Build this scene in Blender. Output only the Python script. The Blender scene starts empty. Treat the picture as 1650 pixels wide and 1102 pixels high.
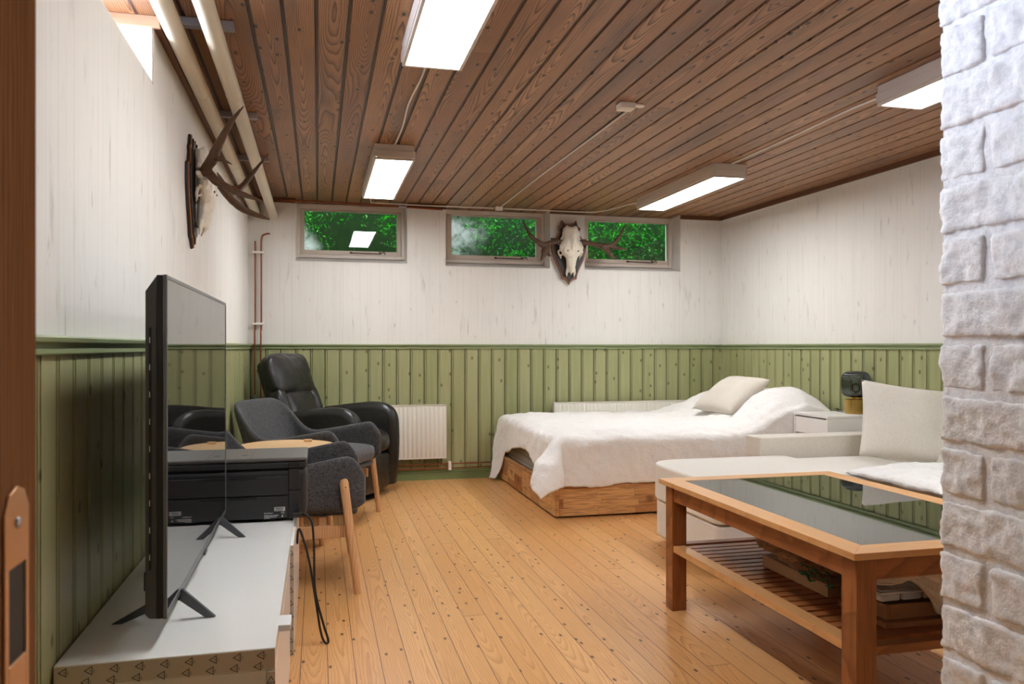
import bpy, bmesh, math, random
from mathutils import Vector, Matrix, noise
R = math.radians
random.seed(7)
C = bpy.context.scene.collection

# ------------------------------------------------------------------ camera
CAMH = 1.06; YAW = math.atan(313/1273.0)
cam = bpy.data.objects.new('camera', bpy.data.cameras.new('camera')); C.objects.link(cam)
cam.location = (0, 0, CAMH); cam.rotation_euler = (R(90), 0, -YAW)
cam.data.sensor_width = 36; cam.data.lens = 1273/1650*36
cam.data.shift_y = 8/1650; cam.data.clip_start = .02
cam.data.dof.use_dof = True; cam.data.dof.focus_distance = 3.2; cam.data.dof.aperture_fstop = 7.0
bpy.context.scene.camera = cam
# ------------------------------------------------------------------ world / colour
W = bpy.data.worlds.new('world'); bpy.context.scene.world = W; W.use_nodes = True
W.node_tree.nodes['Background'].inputs[0].default_value = (.93, .95, 1, 1)
W.node_tree.nodes['Background'].inputs[1].default_value = .4
vs = bpy.context.scene.view_settings
vs.view_transform = 'Standard'; vs.look = 'None'; vs.gamma = 1; vs.use_curve_mapping = False; vs.exposure = .87
bpy.context.scene.cycles.max_bounces = 8
bpy.context.scene.cycles.diffuse_bounces = 5
bpy.context.scene.cycles.sample_clamp_indirect = 6
bpy.context.scene.cycles.caustics_reflective = False
bpy.context.scene.cycles.caustics_refractive = False
def area(name, loc, target, sx, sy, power, col, spread=180):
    l = bpy.data.lights.new(name, 'AREA'); l.shape = 'RECTANGLE'; l.size = sx; l.size_y = sy
    l.energy = power; l.color = col; l.spread = R(spread)
    o = bpy.data.objects.new(name, l); C.objects.link(o); o.location = loc
    o.rotation_euler = (Vector(target)-Vector(loc)).to_track_quat('-Z', 'Y').to_euler()
    return o
area('daylight_side_window', (-1.60, 2.65, 2.45), (1.2, 1.2, 1.45), 1.7, 1.8, 720, (.68, .79, 1))
area('daylight_garden', (1.4, 7.4, 3.9), (1.4, 7.3, 1.6), 4.6, 1.2, 175, (.98, 1, .9))
LAMP = 17.0          # radiance of the fluorescent diffusers

# ------------------------------------------------------------------ material helpers
def s2l(c): c = c/255; return c/12.92 if c <= .04045 else ((c+.055)/1.055)**2.4
def rgb(r, g, b): return (s2l(r), s2l(g), s2l(b), 1)
class NT:
    def __init__(s, name):
        s.m = bpy.data.materials.new(name); s.m.use_nodes = True; s.t = s.m.node_tree
        s.b = s.t.nodes['Principled BSDF']; s.out = s.t.nodes['Material Output']
    def n(s, ty, **k):
        nd = s.t.nodes.new(ty)
        for a, v in k.items(): setattr(nd, a, v)
        return nd
    def put(s, sock, v):
        if isinstance(v, bpy.types.NodeSocket): s.t.links.new(v, sock)
        elif v is not None: sock.default_value = v
    def M(s, op, a, b=None, c=None, clamp=False):
        nd = s.n('ShaderNodeMath', operation=op, use_clamp=clamp)
        s.put(nd.inputs[0], a); s.put(nd.inputs[1], b)
        if c is not None: s.put(nd.inputs[2], c)
        return nd.outputs[0]
    def xyz(s):
        tc = s.n('ShaderNodeTexCoord'); sp = s.n('ShaderNodeSeparateXYZ')
        s.t.links.new(tc.outputs['Object'], sp.inputs[0]); return sp.outputs[0], sp.outputs[1], sp.outputs[2]
    def vec(s, a, b=0.0, c=0.0):
        nd = s.n('ShaderNodeCombineXYZ'); s.put(nd.inputs[0], a); s.put(nd.inputs[1], b); s.put(nd.inputs[2], c); return nd.outputs[0]
    def obj(s): return s.n('ShaderNodeTexCoord').outputs['Object']
    def noise(s, v, scale, detail=3, rough=.5, dist=0, dim='3D'):
        nd = s.n('ShaderNodeTexNoise', noise_dimensions=dim); s.put(nd.inputs['Vector'], v)
        nd.inputs['Scale'].default_value = scale; nd.inputs['Detail'].default_value = detail
        nd.inputs['Roughness'].default_value = rough; nd.inputs['Distortion'].default_value = dist
        return nd.outputs['Fac']
    def white(s, v):
        nd = s.n('ShaderNodeTexWhiteNoise', noise_dimensions='1D'); s.put(nd.inputs['W'], v)
        sp = s.n('ShaderNodeSeparateColor'); s.t.links.new(nd.outputs['Color'], sp.inputs[0])
        return sp.outputs[0], sp.outputs[1], sp.outputs[2]
    def vor(s, v, scale, rnd=1, dim='2D'):
        nd = s.n('ShaderNodeTexVoronoi', voronoi_dimensions=dim); s.put(nd.inputs['Vector'], v)
        nd.inputs['Scale'].default_value = scale; nd.inputs['Randomness'].default_value = rnd
        sp = s.n('ShaderNodeSeparateColor'); s.t.links.new(nd.outputs['Color'], sp.inputs[0])
        return nd.outputs['Distance'], sp.outputs[0]
    def mix(s, f, a, b, mode='MIX'):
        nd = s.n('ShaderNodeMix', data_type='RGBA', blend_type=mode)
        s.put(nd.inputs[0], f); s.put(nd.inputs[6], a); s.put(nd.inputs[7], b); return nd.outputs[2]
    def ramp(s, f, stops):
        nd = s.n('ShaderNodeValToRGB'); s.put(nd.inputs[0], f); e = nd.color_ramp.elements
        while len(e) < len(stops): e.new(.5)
        for i, (p, c) in enumerate(stops):
            e[i].position = p; e[i].color = c if len(c) == 4 else (*c, 1)
        return nd.outputs[0]
    def mr(s, v, a, b, c=0.0, d=1.0, smooth=True):
        nd = s.n('ShaderNodeMapRange', interpolation_type='SMOOTHSTEP' if smooth else 'LINEAR')
        s.put(nd.inputs[0], v)
        for i, q in enumerate((a, b, c, d)): nd.inputs[i+1].default_value = q
        return nd.outputs[0]
    def bump(s, h, strength=.3, dist=.01):
        nd = s.n('ShaderNodeBump'); nd.inputs['Strength'].default_value = strength; nd.inputs['Distance'].default_value = dist
        s.put(nd.inputs['Height'], h); s.t.links.new(nd.outputs[0], s.b.inputs['Normal'])
    def col(s, c): s.put(s.b.inputs['Base Color'], c)
    def rough(s, r): s.put(s.b.inputs['Roughness'], r)

def plain(name, c, rough=.5, metal=0, bump=None, spec=None, var=0.0, vscale=8, sheen=0):
    t = NT(name); t.b.inputs['Metallic'].default_value = metal; t.rough(rough)
    if spec is not None: t.b.inputs['Specular IOR Level'].default_value = spec
    if sheen: t.b.inputs['Sheen Weight'].default_value = sheen
    if var:
        n = t.noise(t.obj(), vscale, 4, .6)
        t.col(t.mix(n, tuple(q*(1-var) for q in c[:3])+(1,), tuple(min(1, q*(1+var)) for q in c[:3])+(1,)))
    else: t.col(c)
    if bump: t.bump(t.noise(t.obj(), bump[0], 4, .6), bump[1], bump[2])
    return t.m

def wood(name, across, along, third, pitch, off, seglen, dark, mid, light, rough=.45, ringw=.006, knots=.5,
         tint=.35, ringc=.7, fiber=.25, greys=0.0, joint=True, edge=0, cath=.16, knotscale=7, bumps=.15, edgec=None, wobble=.02, spec=.5, coat=0):
    """flat sawn planks: cathedral rings, knots, butt joints; axes are 0,1,2 of object space"""
    t = NT(name); P = t.xyz(); u, w, q = P[across], P[along], P[third]
    pu = t.M('DIVIDE', t.M('SUBTRACT', u, off), pitch); idp = t.M('FLOOR', pu)
    fu = t.M('SUBTRACT', t.M('FRACT', pu), .5)
    r0, _, _ = t.white(t.M('ADD', idp, 11.3))
    sw = t.M('ADD', t.M('DIVIDE', w, seglen), t.M('MULTIPLY', r0, 5.0)); sid = t.M('FLOOR', sw)
    idd = t.M('ADD', t.M('MULTIPLY', sid, 31.7), idp)
    a, b, c = t.white(idd)
    xl = t.M('MULTIPLY', t.M('ADD', fu, t.M('MULTIPLY', t.M('SUBTRACT', a, .5), .9)), pitch)
    qv = t.M('MULTIPLY', q, .6)
    wv = t.M('ADD', t.M('MULTIPLY', w, .55), t.M('MULTIPLY', idd, 7.31))
    n1 = t.noise(t.vec(t.M('MULTIPLY', xl, 4), wv, qv), 1.0, 1.5, .5)
    tt = t.M('MULTIPLY', t.M('SUBTRACT', n1, t.M('MULTIPLY_ADD', b, .3, .35)), cath*2)
    n2 = t.M('MULTIPLY', t.M('SUBTRACT', t.noise(t.vec(t.M('MULTIPLY', xl, 18), t.M('MULTIPLY', w, 3.5), idd), 1.0, 3, .6), .5), wobble)
    # knots
    kd, kc = t.vor(t.vec(t.M('MULTIPLY_ADD', xl, 1.0, t.M('MULTIPLY', idd, 3.3)), t.M('MULTIPLY', w, .45), 0), knotscale)
    kmask = t.M('GREATER_THAN', kc, 1-knots)
    kk = t.M('MULTIPLY', t.M('POWER', t.mr(kd, 0, .33, 1, 0), 2.0), kmask)
    rr = t.M('SQRT', t.M('ADD', t.M('POWER', t.M('ADD', xl, n2), 2.0), t.M('POWER', tt, 2.0)))
    ph = t.M('ADD', t.M('DIVIDE', rr, ringw), t.M('MULTIPLY', kk, 4.0))
    fr = t.M('FRACT', ph)
    ring = t.M('MULTIPLY', t.M('POWER', fr, 2.5), t.mr(fr, .9, 1.0, 1, 0))
    ring = t.M('MULTIPLY', ring, ringc*1.7, None, True)
    fib = t.noise(t.vec(t.M('MULTIPLY', u, 260), t.M('MULTIPLY', w, 6), t.M('MULTIPLY', q, 90)), 1.0, 2, .5)
    base = t.mix(t.M('MULTIPLY_ADD', t.noise(t.vec(t.M('MULTIPLY', u, 9), t.M('MULTIPLY', w, 1.2), idd), 1.0, 3, .5), .7, t.M('MULTIPLY_ADD', c, tint, -tint*.5+.15)), mid, light)
    colr = t.mix(ring, base, dark)
    colr = t.mix(t.M('MULTIPLY', t.mr(fib, .4, .8), fiber), colr, dark)
    if greys: colr = t.mix(t.M('MULTIPLY', t.mr(t.noise(t.vec(t.M('MULTIPLY', u, 7), t.M('MULTIPLY', w, .9), idd), 1.0, 2, .5), .5, .72), greys), colr, rgb(84, 66, 56))
    colr = t.mix(t.mr(kk, .45, .75, 0, .92), colr, tuple(x*.22 for x in dark[:3])+(1,))
    if joint:
        fs = t.M('FRACT', sw); jl = t.M('LESS_THAN', fs, .0028/seglen)
        colr = t.mix(jl, colr, tuple(x*.2 for x in dark[:3])+(1,))
    if edge:
        e = t.M('ABSOLUTE', fu); colr = t.mix(t.mr(e, .5-edge/pitch, .5-edge/pitch*.4), colr, edgec or tuple(x*.22 for x in dark[:3])+(1,))
    t.col(colr); t.rough(rough); t.b.inputs['Specular IOR Level'].default_value = spec
    if coat: t.b.inputs['Coat Weight'].default_value = coat; t.b.inputs['Coat Roughness'].default_value = .25
    if bumps: t.bump(t.M('SUBTRACT', t.M('MULTIPLY', ring, -.4), t.M('MULTIPLY', fib, .3)), bumps, .002)
    return t.m

def wallpaper(name, hx):
    t = NT(name); P = t.xyz(); u = P[hx]; z = P[2]
    v1 = t.vec(t.M('MULTIPLY', u, 34), t.M('MULTIPLY', z, 3.6), 3.3)
    n1 = t.noise(v1, 1.0, 4, .62, 0)
    v2 = t.vec(t.M('MULTIPLY', u, 11), t.M('MULTIPLY', z, 2.6), 9.1)
    n2 = t.noise(v2, 1.0, 3, .55, .4)
    st = t.M('MULTIPLY', t.mr(n1, .56, .76), t.mr(n2, .44, .64))
    fine = t.noise(t.vec(t.M('MULTIPLY', u, 75), t.M('MULTIPLY', z, 1.0), 0), 1.0, 3, .6)
    big = t.noise(t.vec(t.M('MULTIPLY', u, 5), t.M('MULTIPLY', z, 1.6), 0), 1.0, 2)
    base = t.mix(big, rgb(226, 222, 216), rgb(234, 231, 226))
    base = t.mix(t.M('MULTIPLY', t.mr(fine, .5, .8), .30), base, rgb(188, 178, 166))
    base = t.mix(t.M('MULTIPLY', st, .5), base, rgb(142, 137, 126))
    fb = t.M('FRACT', t.M('DIVIDE', u, .19)); sl = t.M('LESS_THAN', fb, .012)
    base = t.mix(t.M('MULTIPLY', sl, .25), base, rgb(165, 150, 138))
    kd, kc = t.vor(t.vec(t.M('MULTIPLY', u, 3.2), t.M('MULTIPLY', z, 1.2), 0), 3.0)
    kk = t.M('MULTIPLY', t.mr(kd, .03, .16, 1, 0), t.M('GREATER_THAN', kc, .45))
    cr = t.mr(t.noise(t.vec(t.M('MULTIPLY', u, 60), t.M('MULTIPLY', z, 16), 2), 1.0, 3, .7), .5, .62)
    base = t.mix(t.M('MULTIPLY', t.M('MULTIPLY', kk, cr), .35), base, rgb(140, 128, 116))
    t.col(base); t.rough(.75); t.bump(fine, .15, .002); return t.m

def greenboard(name, hx, pitch, off):
    t = NT(name); P = t.xyz(); u = P[hx]; z = P[2]
    pu = t.M('DIVIDE', t.M('SUBTRACT', u, off), pitch); idp = t.M('FLOOR', pu)
    a, b, c = t.white(idp)
    g = t.noise(t.vec(t.M('MULTIPLY', u, 55), t.M('MULTIPLY', z, 2.2), idp), 1.0, 3, .6)
    base = t.mix(a, rgb(150, 153, 106), rgb(162, 162, 118))
    base = t.mix(t.M('MULTIPLY', t.mr(g, .45, .8), .45), base, rgb(176, 180, 142))
    base = t.mix(t.M('MULTIPLY', t.mr(t.noise(t.vec(t.M('MULTIPLY', u, 20), t.M('MULTIPLY', z, 1.5), c), 1.0, 2), .5, .75), .4), base, rgb(132, 136, 86))
    kd, kc = t.vor(t.vec(t.M('ADD', u, t.M('MULTIPLY', idp, 1.7)), t.M('MULTIPLY', z, .62), 0), 14)
    kk = t.M('MULTIPLY', t.mr(kd, .05, .17, 1, 0), t.M('GREATER_THAN', kc, .74))
    base = t.mix(t.M('MULTIPLY', kk, .8), base, rgb(78, 74, 40))
    fe = t.M('ABSOLUTE', t.M('SUBTRACT', t.M('FRACT', pu), .5))
    base = t.mix(t.M('MULTIPLY', t.mr(fe, .455, .480), .55), base, rgb(62, 52, 34))  # groove shade put into the board colour
    t.col(base); t.rough(.42); t.bump(g, .15, .002); return t.m

def fabric(name, c1, c2, scale=700, bump=.25, rough=.95, sheen=.2, wr=0):
    t = NT(name); n = t.noise(t.obj(), scale, 2, .7); m = t.noise(t.obj(), scale*.17, 3, .6)
    t.col(t.mix(t.mr(t.M('ADD', t.M('MULTIPLY', n, .85), t.M('MULTIPLY', m, .15)), .38, .62), c1, c2)); t.rough(rough)
    t.b.inputs['Sheen Weight'].default_value = sheen
    h = n if not wr else t.M('ADD', t.M('MULTIPLY', n, .12), t.noise(t.obj(), wr, 5, .62, .6))
    t.bump(h, bump, .002 if not wr else .012); return t.m

def glossmix(name, ior, tint=(1, 1, 1, 1), milky=None, rough=.0):
    t = NT(name); fr = t.n('ShaderNodeFresnel'); fr.inputs[0].default_value = ior
    tr = t.n('ShaderNodeBsdfTransparent'); tr.inputs[0].default_value = tint
    gl = t.n('ShaderNodeBsdfGlossy'); gl.inputs['Roughness'].default_value = rough
    mx = t.n('ShaderNodeMixShader'); L = t.t.links
    L.new(fr.outputs[0], mx.inputs[0]); L.new(tr.outputs[0], mx.inputs[1]); L.new(gl.outputs[0], mx.inputs[2])
    last = mx.outputs[0]
    if milky:  # whitish milky patch and fine specks over part of the pane
        x0, w = milky; P = t.xyz()
        d = t.M('ADD', t.M('ABSOLUTE', t.M('SUBTRACT', P[0], x0)), t.M('MULTIPLY', t.M('ABSOLUTE', t.M('SUBTRACT', P[2], 2.05 if w > .2 else 1.86)), .7))
        nn = t.noise(t.obj(), 9, 5, .65); f = t.M('MULTIPLY', t.mr(d, 0, w, 1, 0), t.mr(nn, .3, .62), None, True)
        sp = t.noise(t.obj(), 130, 2, .6); f = t.M('ADD', t.M('MULTIPLY', f, .92), t.mr(sp, .7, .8, 0, .22), None, True)
        df = t.n('ShaderNodeBsdfTranslucent'); df.inputs[0].default_value = (.85, .93, 1, 1)
        d2 = t.n('ShaderNodeBsdfDiffuse'); d2.inputs[0].default_value = (.8, .85, .9, 1)
        m0 = t.n('ShaderNodeMixShader'); m0.inputs[0].default_value = .4; L.new(df.outputs[0], m0.inputs[1]); L.new(d2.outputs[0], m0.inputs[2])
        m2 = t.n('ShaderNodeMixShader'); L.new(f, m2.inputs[0]); L.new(last, m2.inputs[1]); L.new(m0.outputs[0], m2.inputs[2]); last = m2.outputs[0]
    L.new(last, t.out.inputs[0]); return t.m

def emit(name, c, s):
    t = NT(name); t.col((.8, .8, .8, 1)); t.b.inputs['Emission Color'].default_value = c; t.b.inputs['Emission Strength'].default_value = s; t.rough(.4); return t.m

MT = {}
MT['ceil'] = wood('ceiling_boards', 0, 1, 2, .111, -.005, 5.1, rgb(92, 54, 30), rgb(160, 112, 74), rgb(192, 144, 100), .42, .0065, .22, .9, .75, .35, .5, edge=.0085, edgec=rgb(62, 34, 20), cath=.13, knotscale=15, wobble=.016)  # edge colour paints shade into the grooves between the boards
MT['floor'] = wood('floor_boards', 0, 1, 2, .0873, .1196, 5.2, rgb(172, 108, 54), rgb(212, 154, 92), rgb(229, 178, 118), .36, .0075, .24, .6, .38, .22, 0, edge=.0016, cath=.14, knotscale=19, edgec=rgb(70, 38, 18), wobble=.03, bumps=.05)
MT['paper_y'] = wallpaper('wallpaper_long', 1); MT['paper_x'] = wallpaper('wallpaper_back', 0)
MT['green_y'] = greenboard('green_boards_left', 1, .11, .97); MT['green_r'] = greenboard('green_boards_right', 1, .11, 6.24); MT['green_x'] = greenboard('green_boards_back', 0, .11, -.495)
MT['green'] = plain('green_paint', rgb(142, 154, 112), .45, var=.12, vscale=14)
MT['greend'] = plain('green_skirting', rgb(122, 138, 90), .5, var=.12, vscale=10)
MT['brown'] = plain('dark_stained_trim', rgb(104, 66, 42), .5, var=.25, vscale=20)
MT['lit_trim'] = plain('daylit_trim_board', rgb(206, 160, 130), .5, var=.08)  # same trim wood, with the daylight on it put into a paler colour
MT['white'] = plain('white_paint', rgb(226, 222, 216), .45)
MT['frame'] = plain('window_paint', rgb(214, 202, 190), .5, var=.06, vscale=15)
MT['frame2'] = plain('sash_paint', rgb(200, 186, 172), .5, var=.06, vscale=15)
MT['lamp'] = emit('lamp_diffuser', (.97, .99, 1, 1), LAMP)
MT['lampbody'] = plain('lamp_housing', rgb(214, 202, 190), .45)
MT['cable'] = plain('white_cable', rgb(244, 238, 230), .5)
MT['pipe'] = plain('white_pipe', rgb(208, 196, 172), .4, var=.04)
MT['steel'] = plain('galvanised_steel', rgb(190, 192, 200), .4, .45)
MT['copper'] = plain('copper_pipe', rgb(150, 84, 58), .35, .7, var=.25, vscale=20)
MT['rad'] = plain('radiator_enamel', rgb(226, 222, 210), .4)
MT['gloss'] = plain('high_gloss_white', rgb(238, 237, 234), .16, spec=.5)
MT['whitefoil'] = plain('white_foil', rgb(222, 218, 212), .4)
MT['tape'] = plain('printed_edge_foil', rgb(196, 184, 168), .45)
MT['ink'] = plain('black_ink', rgb(22, 20, 20), .6)
MT['tvblack'] = plain('tv_plastic', rgb(16, 16, 18), .38)
MT['tvside'] = plain('tv_back_plastic', rgb(70, 72, 74), .5)
MT['tvbezel'] = plain('tv_bezel_metal', rgb(110, 112, 114), .35, .7)
MT['tvleg'] = plain('tv_leg_metal', rgb(84, 86, 90), .4, .6)
def screen():
    t = NT('tv_screen'); t.col(rgb(8, 8, 10)); t.rough(.03); t.b.inputs['IOR'].default_value = 1.75
    n = t.mr(t.noise(t.obj(), 160, 2, .8), .66, .74); b = t.mr(t.noise(t.obj(), 3.5, 2), .45, .6)
    t.col(t.mix(t.M('MULTIPLY', t.M('MULTIPLY', n, b), .25), rgb(8, 8, 10), rgb(150, 150, 150))); return t.m
MT['screen'] = screen()
MT['tglass'] = plain('black_table_glass', rgb(10, 11, 12), .02); MT['tglass'].node_tree.nodes['Principled BSDF'].inputs['IOR'].default_value = 1.7
MT['prn'] = plain('printer_plastic', rgb(38, 38, 40), .5, bump=(500, .1, .001))
MT['prntop'] = plain('printer_lid', rgb(92, 88, 84), .45, bump=(500, .1, .001))
MT['prnd'] = plain('printer_dark', rgb(16, 16, 18), .4)
MT['label'] = plain('white_label', rgb(222, 222, 222), .6)
MT['rubber'] = plain('black_cable', rgb(20, 20, 20), .45)
MT['felt'] = fabric('grey_felt', rgb(17, 17, 18), rgb(92, 92, 95), 360, .3)
def leather():
    t = NT('black_leather'); t.col(t.mix(t.noise(t.obj(), 14, 3), rgb(10, 9, 9), rgb(27, 25, 24)))
    t.rough(t.mr(t.noise(t.obj(), 20, 3), .3, .7, .28, .46)); t.b.inputs['Specular IOR Level'].default_value = .6
    d, _ = t.vor(t.obj(), 160, 1, '3D'); h = t.M('ADD', t.M('MULTIPLY', d, .12), t.noise(t.obj(), 9, 4, .6, .8)); t.bump(h, .28, .012); return t.m
MT['leather'] = leather()
MT['beech'] = wood('beech', 0, 2, 1, .5, .2, 9, rgb(170, 118, 74), rgb(206, 158, 112), rgb(222, 178, 132), .45, .01, 0, .1, .4, .25, joint=False, bumps=.05)
MT['tabletop'] = wood('side_table_top', 1, 0, 2, .5, .2, 9, rgb(196, 150, 100), rgb(220, 180, 130), rgb(232, 196, 148), .4, .01, 0, .1, .3, .2, joint=False, bumps=.03)
def glued(name, axes, cols, bw, bh, rough=.45):
    t = NT(name); P = t.xyz(); u = P[axes[0]] if axes[0] < 3 else None; z = P[axes[1]]
    row = t.M('FLOOR', t.M('DIVIDE', z, bh)); ra, _, _ = t.white(t.M('ADD', row, 3.7))
    cu = t.M('ADD', t.M('DIVIDE', u, bw), t.M('MULTIPLY', ra, 3.0)); cid = t.M('FLOOR', cu)
    idd = t.M('ADD', t.M('MULTIPLY', row, 17.3), cid); a, b, c = t.white(idd)
    g = t.noise(t.vec(t.M('MULTIPLY', u, 7), t.M('MULTIPLY', z, 110), idd), 1.0, 4, .6, .3)
    base = t.mix(a, cols[0], cols[1]); base = t.mix(t.M('MULTIPLY', t.mr(g, .42, .7), .65), base, cols[2])
    kd, kc = t.vor(t.vec(t.M('MULTIPLY', u, .8), z, 0), 7)
    kk = t.M('MULTIPLY', t.mr(kd, .05, .24, 1, 0), t.M('GREATER_THAN', kc, .72))
    rr = t.M('FRACT', t.M('MULTIPLY', kd, 26)); base = t.mix(t.M('MULTIPLY', kk, t.mr(rr, .2, .8, .35, .85)), base, tuple(x*.3 for x in cols[2][:3])+(1,))
    fu = t.M('FRACT', cu); fz = t.M('FRACT', t.M('DIVIDE', z, bh))
    ln = t.M('MAXIMUM', t.M('LESS_THAN', fu, .006), t.M('LESS_THAN', fz, .022)); base = t.mix(t.M('MULTIPLY', ln, .5), base, cols[2])
    t.col(base); t.rough(rough); t.bump(g, .1, .002); return t.m
PINE = (rgb(222, 172, 114), rgb(158, 98, 54), rgb(116, 68, 34))
MT['bed_x'] = glued('glued_pine_side', (0, 2), PINE, .25, .06); MT['bed_y'] = glued('glued_pine_foot', (1, 2), PINE, .22, .06)
OAK = dict(dark=rgb(92, 48, 22), mid=rgb(146, 86, 46), light=rgb(172, 106, 60))
MT['oak_y'] = wood('table_wood_long', 0, 1, 2, .4, .1, 9, rough=.34, ringw=.005, knots=0, tint=.1, ringc=.4, fiber=.5, joint=False, bumps=.04, **OAK)
MT['oak_x'] = wood('table_wood_cross', 1, 0, 2, .4, .1, 9, rough=.34, ringw=.005, knots=0, tint=.1, ringc=.4, fiber=.5, joint=False, bumps=.04, **OAK)
MT['oak_z'] = wood('table_wood_leg', 0, 2, 1, .4, .1, 9, rough=.34, ringw=.005, knots=0, tint=.1, ringc=.45, fiber=.6, joint=False, bumps=.04, **OAK)
OAKL = dict(dark=rgb(176, 120, 70), mid=rgb(206, 150, 94), light=rgb(222, 170, 112))
MT['oakt_y'] = wood('table_frame_long', 0, 1, 2, .4, .1, 9, rough=.36, ringw=.005, knots=0, tint=.1, ringc=.25, fiber=.35, joint=False, bumps=.03, **OAKL)
MT['oakt_x'] = wood('table_frame_cross', 1, 0, 2, .4, .1, 9, rough=.36, ringw=.005, knots=0, tint=.1, ringc=.25, fiber=.35, joint=False, bumps=.03, **OAKL)
MT['jamb'] = wood('varnished_jamb', 1, 2, 0, .5, .1, 9, rgb(76, 46, 26), rgb(130, 88, 58), rgb(164, 118, 82), .5, .008, 0, .2, .5, .4, joint=False, bumps=.03, spec=0)
MT['brass'] = plain('brass', rgb(196, 162, 92), .26, 1)
MT['strike'] = plain('strike_plate', rgb(206, 160, 118), .35, .8)
MT['sofa'] = fabric('cream_sofa_fabric', rgb(214, 207, 198), rgb(234, 229, 221), 500, .22)
MT['sofa2'] = fabric('beige_cushion_fabric', rgb(208, 200, 188), rgb(230, 224, 214), 450, .25)
MT['linen'] = fabric('crumpled_white_linen', rgb(232, 228, 224), rgb(243, 240, 237), 260, .85, wr=14)
MT['spread'] = MT['linen']
MT['cush'] = fabric('linen_cushion', rgb(196, 187, 174), rgb(214, 206, 194), 500, .2)
def fluff():
    t = NT('white_fleece'); n = t.noise(t.obj(), 60, 4, .7); t.col(t.mix(n, rgb(226, 223, 219), rgb(242, 240, 237))); t.rough(1); t.b.inputs['Sheen Weight'].default_value = .5; t.bump(n, .6, .01); return t.m
MT['fleece'] = fluff()
def quilt():
    t = NT('quilted_mattress'); P = t.xyz(); u = t.M('FRACT', t.M('DIVIDE', P[1], .045)); z = t.M('FRACT', t.M('DIVIDE', P[2], .045))
    ln = t.M('MAXIMUM', t.M('LESS_THAN', u, .12), t.M('LESS_THAN', z, .12)); t.col(t.mix(ln, rgb(150, 146, 140), rgb(106, 102, 96))); t.rough(.9); t.bump(ln, -.5, .004); return t.m
MT['quilt'] = quilt()
MT['bone'] = plain('bleached_bone', rgb(228, 220, 204), .65, bump=(60, .5, .005), var=.13, vscale=30)
MT['antler'] = plain('brown_antler', rgb(80, 52, 32), .5, bump=(70, .6, .005), var=.6, vscale=40)
MT['plaque'] = plain('dark_plaque', rgb(44, 36, 34), .5)
MT['plaqueedge'] = plain('plaque_edge', rgb(140, 86, 50), .5, var=.15)
def smoked():
    t = NT('smoked_fluted_glass'); P = t.xyz(); L = t.t.links
    fr = t.n('ShaderNodeFresnel'); fr.inputs[0].default_value = 1.6
    tr = t.n('ShaderNodeBsdfTransparent'); tr.inputs[0].default_value = (.40, .44, .47, 1)
    gl = t.n('ShaderNodeBsdfGlossy'); gl.inputs['Roughness'].default_value = .05
    mx = t.n('ShaderNodeMixShader'); L.new(fr.outputs[0], mx.inputs[0]); L.new(tr.outputs[0], mx.inputs[1]); L.new(gl.outputs[0], mx.inputs[2])
    L.new(mx.outputs[0], t.out.inputs[0]); return t.m
MT['smoke'] = smoked()
MT['clear'] = glossmix('bulb_glass', 1.5)
MT['pane1'] = glossmix('window_glass_left', 1.5, (.85, 1, .88, 1), (-.10, .17)); MT['pane2'] = glossmix('window_glass_middle', 1.5, (.85, .95, .95, 1), (1.08, .42))
MT['pane3'] = glossmix('window_glass_right', 1.5, (.85, 1, .88, 1)); MT['pane4'] = glossmix('window_glass_side', 1.4)
def brickm():
    t = NT('white_painted_brick'); n = t.noise(t.obj(), 55, 5, .7); big = t.noise(t.obj(), 8, 3)
    c = t.mix(t.mr(n, .3, .6), rgb(220, 220, 223), rgb(246, 246, 248)); t.col(t.mix(t.M('MULTIPLY', big, .3), c, rgb(226, 224, 226))); t.rough(.8)
    t.bump(t.M('ADD', n, t.M('MULTIPLY', t.noise(t.obj(), 170, 3, .7), .4)), .5, .006); return t.m
MT['brick'] = brickm()
def leafm(name, c1, c2):
    t = NT(name); n = t.noise(t.obj(), 7, 4, .7); c = t.mix(t.mr(n, .42, .68), c1, c2); t.col(c); t.rough(.4)
    t.b.inputs['Transmission Weight'].default_value = 0
    tl = t.n('ShaderNodeBsdfTranslucent'); t.t.links.new(c, tl.inputs[0]); mx = t.n('ShaderNodeMixShader'); mx.inputs[0].default_value = .45
    t.t.links.new(t.b.outputs[0], mx.inputs[1]); t.t.links.new(tl.outputs[0], mx.inputs[2]); t.t.links.new(mx.outputs[0], t.out.inputs[0]); return t.m
MT['leaf'] = leafm('vivid_green_leaves', (.0, .035, .002, 1), (.02, .62, .0, 1))
MT['moss'] = plain('mossy_well_wall', (.002, .03, .003, 1), .9, var=.6, vscale=6)
MT['paper'] = plain('brown_kraft_paper', rgb(150, 108, 78), .7, bump=(30, .8, .01), var=.2, vscale=18)
MT['greenprint'] = plain('green_print', rgb(18, 92, 44), .6)
MT['box'] = plain('pale_box_wood', rgb(190, 150, 112), .6, var=.08)
MT['tray'] = plain('wooden_tray', rgb(150, 100, 60), .45, var=.12)
MT['plastic'] = plain('white_plastic', rgb(206, 198, 190), .4)
MT['canvas'] = fabric('unbleached_canvas', rgb(176, 158, 136), rgb(206, 190, 168), 420, .4)
MT['blackfoot'] = plain('black_foot', rgb(24, 22, 22), .5)
MT['nightwhite'] = plain('white_lacquer', rgb(232, 229, 225), .35)
MT['shadow'] = plain('gap_shade', rgb(40, 34, 30), .8)
MT['metald'] = plain('dark_metal', rgb(84, 60, 44), .45, .6)

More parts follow.
